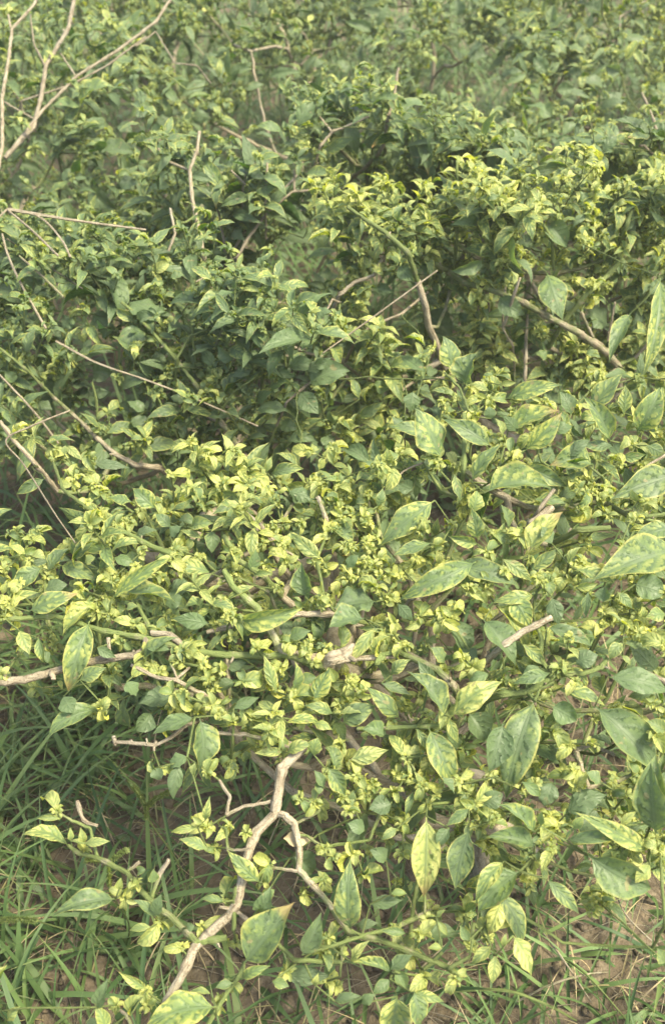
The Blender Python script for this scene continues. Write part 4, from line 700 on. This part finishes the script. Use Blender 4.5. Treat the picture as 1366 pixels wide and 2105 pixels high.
def one_leaf(acc, b, e, w_, yl, o, fine=True):
    ch = e-b; L = np.linalg.norm(ch); Tc = ch/L; c = cam_dir(b)
    N = nrm(c*.65+np.array([0, 0, .6])+rng.normal(0, .3, 3)); N = nrm(N-Tc*(N@Tc)); face = max(.55, abs(N@c))
    bend = float(rnd(.2, 1.6)); fold = float(rnd(.05, .6)); tw = float(rnd(-.7, .7)); sh = float(rnd(.25, .6))
    asp = w_/L
    if asp < .3: fold = float(rnd(.3, .8)); bend = float(rnd(.5, 1.6)); w_ = w_*1.25
    if asp > .6: sh = .85
    if L < .03 and yl >= .6: bend = float(rnd(.8, 1.9))
    L2 = L*(bend/2)/math.sin(bend/2); T0 = math.cos(bend/2)*Tc+math.sin(bend/2)*N; N0 = math.cos(bend/2)*N-math.sin(bend/2)*Tc
    leaf_batch(acc, b, T0, N0, L2, w_/face/math.cos(fold)*1.02, bend, fold, float(rnd(-.2, .16)), .06 if L > .03 else .08, tw, min(1, yl+rnd(-.04, .06)), 16 if fine else 8, 10 if fine else 4, sh, o)

for key, (bx_, by_, cx, cy, rx, ry, H, n, yl, lab) in PLANTS.items():
    T = trees[key]; root = roots[key]
    st = T.mesh('stem'); adopt(st, root)
    fol = Acc()
    hl = sorted(leafA[key], key=lambda a: -a[6]); k_ind = 95
    for j, (_, b, e, w_, y_, o, ar) in enumerate(hl):
        if j < k_ind:
            a = Acc(); one_leaf(a, b, e, w_, y_, o); adopt(a.build('leaf', M_LEAF), root)
        else: one_leaf(fol, b, e, w_, y_, o, False)
    tips = sorted(parts[key]['tip'], key=lambda a: -a[1])
    for j, (c, r) in enumerate(tips):
        yy = {'A': .86, 'B': .82, 'C': .62}.get(key, .60)
        if j < 95: a = Acc(); cluster(a, c, r, yy); adopt(a.build('shoot_tip', M_LEAF), root)
        else: cluster(fol, c, r, yy)
    # mature and young leaves of the undergrowth
    P = np.asarray(T.p); par = np.asarray(T.par); rr = T.radii(); thin = np.where((rr < .0026) & (par > 0))[0]
    ok = np.array([allowed(P[i], key) for i in thin]); thin = thin[ok]
    nl = {'A': 2.2, 'B': 2.2, 'C': 2.6}.get(key, 2.1); m = int(nl*n); pick = rng.choice(thin, min(len(thin), m), replace=False)
    m = len(pick); tdir = nrm(P[pick]-P[par[pick]]); out = rng.normal(0, 1, (m, 3)); out = nrm(out-tdir*np.sum(out*tdir, 1, keepdims=True))
    Td = nrm(out*.85+tdir*.45+np.array([0, -.12, .18])); Nd = nrm(np.array([0, -.25, 1.])+rng.normal(0, .38, (m, 3)))
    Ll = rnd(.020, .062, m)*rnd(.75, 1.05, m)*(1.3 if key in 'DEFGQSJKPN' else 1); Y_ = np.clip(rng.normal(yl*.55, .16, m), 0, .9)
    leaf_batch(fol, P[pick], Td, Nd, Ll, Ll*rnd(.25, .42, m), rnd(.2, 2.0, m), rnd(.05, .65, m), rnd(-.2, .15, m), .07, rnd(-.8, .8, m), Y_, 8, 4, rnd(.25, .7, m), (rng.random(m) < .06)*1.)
    # small young leaves along every twig
    m2 = min(len(thin), int(5*n)); pick = rng.choice(thin, m2, replace=False); out = nrm(rng.normal(0, 1, (m2, 3))+np.array([0, -.2, .6]))
    Ll = rnd(.007, .021, m2); leaf_batch(fol, P[pick], out, nrm(rng.normal(0, .4, (m2, 3))+np.array([0, -.2, 1])), Ll, Ll*rnd(.28, .48, m2), rnd(.3, 1.9, m2), rnd(.1, .5, m2), .05, .05, 0, np.clip(rng.normal(yl+.12, .15, m2), .05, 1), 6, 2, .6)
    near = key in 'ABC'
    for pts_, dr, Ls in sprays[key]:
        yy = float(np.clip(yl+(rnd(-.05, .25) if key in 'AB' else rnd(-.2, .12)), .05, .8)); spray_leaves(fol, pts_, dr, Ls, yy, {'A': 1.05, 'B': 1.25}.get(key, 1.5)); cluster(fol, pts_[-1], rnd(.006, .013), min(.95, yy+.3), axis=dr, detail=near)
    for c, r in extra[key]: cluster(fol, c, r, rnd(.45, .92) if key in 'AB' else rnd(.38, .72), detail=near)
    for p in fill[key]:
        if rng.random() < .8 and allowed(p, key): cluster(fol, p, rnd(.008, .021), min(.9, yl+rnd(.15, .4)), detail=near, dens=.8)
    fo = fol.build('foliage', M_LEAF); adopt(fo, root); tag(fo, kind='stuff')
# ------------------------------------------------------------------ ground, grass, litter
def soil_h(x, y):
    return .010*np.sin(x*7.1+1.2)*np.cos(y*5.3)+.006*np.sin(x*19+y*13)+.003*np.sin(x*47-y*31+2)+.0025*np.sin(x*91+y*77)
def ground():
    g = np.concatenate([[-60, -15, -5, -2.5], np.linspace(-1.4, 1.6, 190), [2.5, 5, 15, 60]]); h = np.concatenate([[-40, -8, -1.5, -.3], np.linspace(.25, 4.0, 230), [5, 8, 20, 80]])
    X, Y_ = np.meshgrid(g, h, indexing='ij'); Z = soil_h(X, Y_)+rng.normal(0, .0032, X.shape)*((np.abs(X) < 2) & (Y_ < 4))
    V = np.stack([X, Y_, Z], -1).reshape(-1, 3); a, b_ = len(g), len(h); ii, jj = np.meshgrid(np.arange(a-1), np.arange(b_-1), indexing='ij'); q = (ii*b_+jj).ravel()
    ac = Acc(); ac.add(V, np.stack([q, q+b_, q+b_+1, q+1], 1), V[:, :2], np.zeros((len(V), 3))); o = ac.build('ground', M_SOIL)
    tag(o, 'bare brown crumbly soil of the plot', 'soil', kind='structure')
ground()
def patch(x, y): return .5+.5*np.sin(x*6.3+1.7*np.sin(y*4.1))*np.cos(y*5.9+.6)
def blades(acc, n, xr, yr, lr, wr, dens=None, col=(0, .5), nv=8):
    x = rnd(*xr, n); y = rnd(*yr, n)
    keep = rng.random(n) < (dens(x, y) if dens else 1); x, y = x[keep], y[keep]; n = len(x)
    P = np.stack([x, y, soil_h(x, y)-.004], 1); az = rnd(0, 6.283, n); el = rnd(.5, 1.45, n)
    T = np.stack([np.cos(az)*np.cos(el), np.sin(az)*np.cos(el), np.sin(el)], 1); N = nrm(np.stack([-np.cos(az)*np.sin(el), -np.sin(az)*np.sin(el), np.cos(el)], 1)+rng.normal(0, .25, (n, 3)))
    leaf_batch(acc, P, T, N, rnd(*lr, n), rnd(*wr, n), rnd(.2, 2.3, n), rnd(.1, .6, n), 0, .02, rnd(-1.1, 1.1, n), rnd(*col, n), nv, 2, .5, 0, blade=True)
ga = Acc()
def d_left(x, y):
    px, py, d = proj(np.stack([x, y, 0*x], -1)); side = np.clip((760-px)/420, .05, 1)
    return side*(.35+.65*(patch(x, y) > .45))
def d_all(x, y): return np.where(patch(x*1.3+2, y*1.2) > .42, .9, .18)
blades(ga, 1000, (-.75, .25), (.38, 1.12), (.09, .26), (.004, .0095), d_left, (0, .55))
blades(ga, 1500, (-.75, .25), (.38, 1.12), (.04, .12), (.002, .005), d_left, (0, .6))
blades(ga, 1000, (-.1, .8), (.38, 1.0), (.06, .20), (.003, .008), d_all, (0, .5))
blades(ga, 1100, (-.8, .8), (.38, 1.1), (.05, .16), (.0012, .0028), None, (.75, 1))
nt_ = 0
for _ in range(200):                      # tufts
    cx_, cy_ = rnd(-.75, .8), rnd(.36, 1.25); px, py, d = proj(np.array([cx_, cy_, 0.])); 
    if px > 560 and rng.random() < .8: continue
    k_ = int(rnd(8, 22)); sc_ = rnd(.5, 1.15); c0 = rnd(0, .35)
    blades(ga, k_, (cx_-.014, cx_+.014), (cy_-.014, cy_+.014), (.08*sc_, .26*sc_), (.0035, .0095*sc_), None, (c0, c0+.25), 9)
blades(ga, 5000, (-2.6, 2.8), (3.9, 6.5), (.2, .55), (.006, .012), None, (0, .5), 4)
blades(ga, 9000, (-1.6, 1.7), (1.05, 4.2), (.10, .36), (.004, .010), None, (0, .5), 5)
g = ga.build('grass', M_GRASS); tag(g, 'long green grass blades growing over the soil', 'grass', kind='stuff')
# broad flat weed leaves low down are part of the same ground cover
wa = Acc(); n = 9000; x = rnd(-1.6, 1.7, n); y = .4+3.8*rng.random(n)**.8; kp = rng.random(n) < np.where(y > 1.2, 1, .12+.3*(patch(x+3, y) > .5)); x, y = x[kp], y[kp]; n = len(x)
P = np.stack([x, y, soil_h(x, y)+rnd(.004, .05, n)*np.where(y > 1.2, 2.2, 1)], 1); az = rnd(0, 6.283, n); T = np.stack([np.cos(az), np.sin(az), rnd(-.1, .7, n)], 1)
Ll = rnd(.008, .034, n)*np.where(y > 1.2, 1.3, 1); leaf_batch(wa, P, T, (0, 0, 1.), Ll, Ll*rnd(.35, .6, n), rnd(.1, .8, n), .2, 0, .04, 0, rnd(.02, .22, n), 5, 2, .7)
tag(wa.build('ground_cover', M_LEAF), 'small broad weed leaves spread low over the soil', 'ground cover', kind='stuff')
la = Acc()
for _ in range(1700):
    x, y = rnd(-.75, .8), rnd(.4, 1.5); a = rnd(0, 6.28); L = rnd(.02, .13); z = soil_h(x, y)+rnd(.001, .012)
    dx = np.array([math.cos(a), math.sin(a), rnd(-.02, .12)]); p0 = np.array([x, y, z]); p1 = p0+dx*L*.5+np.array([0, 0, rnd(0, .006)])+rng.normal(0, L*.05, 3)*[1, 1, .3]; p2 = p0+dx*L
    p2[2] = max(p2[2], soil_h(p2[0], p2[1])+.001); tube(la, [p0, p1, p2], [.0006, .0007, .0004], .8, 4, cap=False)
tag(la.build('straw_litter', M_STEM), 'thin dry straw lying scattered on the brown soil', 'straw', kind='stuff')
ca = Acc()
for _ in range(4500):
    x, y = rnd(-.7, .8), rnd(.38, 1.3); r = .0013+.0075*rng.random()**2.5*(1+(rng.random() < .08)); c = np.array([x, y, soil_h(x, y)+r*.3])
    th = np.linspace(0, math.pi, 5); ph = np.linspace(0, 6.283, 7); V = np.stack([np.outer(np.sin(th), np.cos(ph)), np.outer(np.sin(th), np.sin(ph)), np.outer(np.cos(th), np.ones(7))*.7], -1)
    jt = rnd(.65, 1.3, (5, 7, 1)); jt[:, -1] = jt[:, 0]; V = V*jt*r+c; ii, jj = np.meshgrid(np.arange(4), np.arange(6), indexing='ij'); q = (ii*7+jj).ravel()
    ca.add(V.reshape(-1, 3), np.stack([q, q+7, q+8, q+1], 1), V.reshape(-1, 3)[:, :2], np.zeros((35, 3)))
tag(ca.build('soil_clods', M_SOIL), 'small brown clods and crumbs lying on the soil', 'soil crumbs', kind='stuff')

hz = bpy.data.meshes.new('lens_haze'); hv = [(x, y, z) for x in (-70, 70) for y in (-50, 90) for z in (-1.2, 1.9)]  # added volume box: stands in for the milky veil of lens flare
hz.from_pydata(hv, [], [(0, 1, 3, 2), (4, 6, 7, 5), (0, 4, 5, 1), (2, 3, 7, 6), (0, 2, 6, 4), (1, 5, 7, 3)]); ho = bpy.data.objects.new('lens_haze', hz); sc.collection.objects.link(ho)
tag(ho, 'thin volume added over the whole plot to imitate milky lens flare', 'lens_haze', kind='stuff'); hm, ht, hn, hl_ = newmat('lens_haze'); hz.materials.append(hm)
pv = hn.new('ShaderNodeVolumePrincipled'); pv.inputs['Color'].default_value = (.96, .93, .80, 1); pv.inputs['Density'].default_value = .014; pv.inputs['Anisotropy'].default_value = .2
hl_.new(pv.outputs[0], hn.new('ShaderNodeOutputMaterial').inputs['Volume'])
# ------------------------------------------------------------------ dry stalks, seed heads and odd pieces
def place(o, P):
    """origin at the first point, so that the thing sits where it starts"""
    P = np.asarray(P, float); me = o.data; n = len(me.vertices); v = np.empty(n*3, np.float32); me.vertices.foreach_get('co', v)
    v = (v.reshape(-1, 3)-P).astype(np.float32).ravel(); me.vertices.foreach_set('co', v); me.update(); o.location = P; return o
def dry(name, cat, label, s, pts, w0, w1, wood, drop, group=None, knob=False, ground_end=False):
    xy = np.array([float(v) for v in pts.split()]).reshape(-1, 2); P = [hero_pt(s, x, y, drop/1000-.03) for x, y in xy]; e_ = (np.array(P)-CAM)@FW; P = [PD(*full(s, *q), e_.min()+.25*(v-e_.min())) for q, v in zip(xy, e_)]
    acc = Acc(); Q, par = smooth(P, .004); d = (Q-CAM)@FW; rr = np.interp(par, [0, 1], [w0, w1])*.25/FPX*d
    if knob: rr = rr*(1+.55*np.abs(np.sin(np.arange(len(rr))*1.1)))
    tube(acc, Q, rr*.78, wood, 6, rd=.45); o = acc.build(name, M_STEM); place(o, P[0]); tag(o, label, cat, group); return o
root = tag(empty('dry_grass_head', PD(15, 430, 1.47)), 'dry grass head with four pale spikes at the left edge above the dark leaves', 'dry grass')
for pts, w0, w1 in (('30 860 300 905 600 945', 14, 8), ('30 862 130 945 240 1052', 8, 9), ('32 862 160 890 250 980 290 1056', 7, 9), ('30 860 0 890 -40 930', 8, 8)):
    xy = np.array([float(v) for v in pts.split()]).reshape(-1, 2); Q, par = smooth([PD(x/2, y/2, 1.47-.0003*(y-860)) for x, y in xy], .004)
    acc = Acc(); d = (Q-CAM)@FW; rr = np.interp(par, [0, 1], [w0, w1])*.25/FPX*d*(1+.5*np.abs(np.sin(np.arange(len(Q))*1.2))); tube(acc, Q, rr*.8, .85, 6, rd=.6); adopt(acc.build('spike', M_STEM), root)
G = 'dry stalks caught among the chilli plants'
dry('dry_stalk', 'dry stalk', 'thick pale stalk slanting from the left edge under the dry grass head', 3, '190 300 90 120 35 0 10 -90', 15, 12, 1., -20, G)
dry('dry_stalk', 'dry stalk', 'thin straw stalk slanting under the dry grass head towards the curled shoots', 3, '340 135 140 5 30 -70', 8, 7, .9, -22, G)
dry('dry_stalk', 'dry stalk', 'olive stalk slanting down beside the thick pale one at the left', 3, '262 170 170 80 80 0', 14, 10, .55, -10, G)
dry('dry_stalk', 'dry stalk', 'long pale stalk running across the middle of the dark leaved plant', 3, '230 350 400 440 600 510 795 585 1060 700', 12, 9, .95, -14, G)
dry('dry_stalk', 'dry stalk', 'sharply bent pale stalk with its elbow at the left edge above the dark gap', 3, '290 635 130 700 25 760 100 860 220 1050 310 1180', 11, 8, .9, -24, G)
dry('dry_stalk', 'dry stalk', 'brown stalk slanting from the left edge to the dark gap', 3, '240 770 140 640 0 490 -60 430', 13, 11, .9, -8, G)
dry('dry_stalk', 'dry stalk', 'long straight straw stalk pointing up to the mosaic leaved plant', 4, '-40 400 100 300 430 60', 8, 9, .85, -26, G)
dry('dry_stalk', 'dry stalk', 'thin brown stalk crossing beside the upright bare twig', 3, '805 108 900 50 980 0', 9, 8, .9, -6, G)
def fuzzy(label, s, segs, zd, w_):
    P0 = PD(*full(s, *segs[0][0]), zd); root = tag(empty('seed_head', P0), label, 'seed head', 'fuzzy green grass seed heads')
    for a, b_ in segs:
        A_, B_ = PD(*full(s, *a), zd), PD(*full(s, *b_), zd-.01); ac = Acc(); r = w_*.25/FPX*zd; Q, par = smooth([A_, (A_+B_)/2+[0, 0, .004], B_], .004)
        n = int(np.linalg.norm(B_-A_)/.00014); t = rnd(0, 1, n); P = A_+(B_-A_)*t[:, None]+np.array([0, 0, .004])*(1-(2*t[:, None]-1)**2); dr = nrm(B_-A_); o_ = rng.normal(0, 1, (n, 3)); o_ = nrm(o_-dr*(o_@dr)[:, None])
        tube(ac, Q, r*.4, .2, 6, rd=1.); h = ac.build('spike', M_STEM); adopt(h, root)
        ac = Acc(); leaf_batch(ac, P, nrm(o_+dr*.5), dr, r*1.25, r*.5, .3, .3, 0, 0, 0, rnd(.42, .62, n), 3, 2, .6, 0); f_ = ac.build('bristles', M_LEAF); f_.parent = h
fuzzy('three armed fuzzy seed head above the grass left of the bare forked limb', 7, [((600, 160), (545, 75)), ((600, 160), (712, 98)), ((603, 150), (605, 208))], 1.13, 26)
fuzzy('three armed fuzzy seed head just below the slanting green branch tip', 7, [((452, 395), (522, 342)), ((452, 395), (350, 385)), ((450, 395), (456, 520))], 1.11, 28)
fuzzy('single fuzzy seed head lying at the left edge above the grass', 7, [((-30, 632), (150, 630))], 1.14, 28)
# foot stalks that carry the seed heads
def to_ground(p, lean): return np.array([p[0]+lean[0], p[1]+lean[1], 0])

for s, a, zd, lean in ((7, (605, 208), 1.13, (.02, .05)), (7, (456, 520), 1.11, (-.02, .06)), (7, (150, 630), 1.14, (.05, .06))):
    p = PD(*full(s, *a), zd); Q, _ = smooth([to_ground(p, lean), p*.5+to_ground(p, lean)*.5+[.01, 0, 0], p], .01); tag(place_obj := None or (lambda ac: (tube(ac, Q, .0009, .05, 5), ac.build('grass_stalk', M_STEM))[1])(Acc()), 'thin stalk under the ' + {605: 'three armed seed head left of the bare forked limb', 456: 'seed head below the slanting green branch tip', 150: 'seed head at the left edge'}[a[0]], 'stalk', 'thin green stalks carrying the seed heads')
dry('brown_seed_spike', 'seed spike', 'short brown seed spike behind the slanting green branch', 7, '318 135 345 215 402 238', 18, 13, .95, 60, None, True)
# shrivelled dead leaf, and a dead leaf scrap by the fork
a = Acc(); b = hero_pt(3, 800, 930, .0); e = hero_pt(3, 815, 1030, .0)
leaf_batch(a, np.array([b, b, b]), np.array([e-b, e-b+[.008, 0, 0], e-b-[.006, 0, .0]]), cam_dir(b), [.04, .034, .03], [.016, .012, .01], [.8, 1.2, .5], .9, .2, .15, [.9, -1.2, .3], [.93, .98, .9], 8, 4)
o = place(a.build('dead_leaf', M_GRASS), b); tag(o, 'shrivelled brown dead leaf hanging beside the big left plant branch', 'dead leaf')
a = Acc(); b = hero_pt(7, 1165, 290, -.0); e = hero_pt(7, 1288, 288, 0)
leaf_batch(a, b, e-b, cam_dir(b), np.linalg.norm(e-b), .016, .3, .4, .1, .1, .5, .97, 10, 6, .9); o = place(a.build('dead_leaf', M_GRASS), b); tag(o, 'pale tan dead leaf caught just right of the limb fork', 'dead leaf')
# wiry weed stems over the soil
for i, (pts, lab) in enumerate((('440 920 700 915 880 975 1000 1040', 'long arching green grass stem over the soil at the lower right'), ('760 960 900 890 1040 850 1130 840', 'thin pale stem rising to the right over the soil'),
        ('880 740 1040 850 1220 1052', 'thin green stem falling to the bottom edge at the lower right'), ('1160 480 1200 600 1340 740', 'dry brown stem under the right hand dark leaf'), ('830 640 940 780 1060 960', 'dry brown stem falling over bare soil beside the trunk'))):
    xy = np.array([float(v) for v in pts.split()]).reshape(-1, 2); P = [PD(*full(8, x, y), float((CAM[2]-.02-.05*math.sin(math.pi*j/(len(xy)-1)))/-ray(*full(8, x, y))[2])) for j, (x, y) in enumerate(xy)]
    Q, par = smooth(P, .01); ac = Acc(); tube(ac, Q, np.interp(par, [0, 1], [.0016, .0009])*(1.5 if i == 0 else 1), [.1, .6, .1, .95, .9][i], 6); tag(place(ac.build('weed_stem', M_STEM), P[0]), lab, 'weed stem', 'wiry stems over the soil')
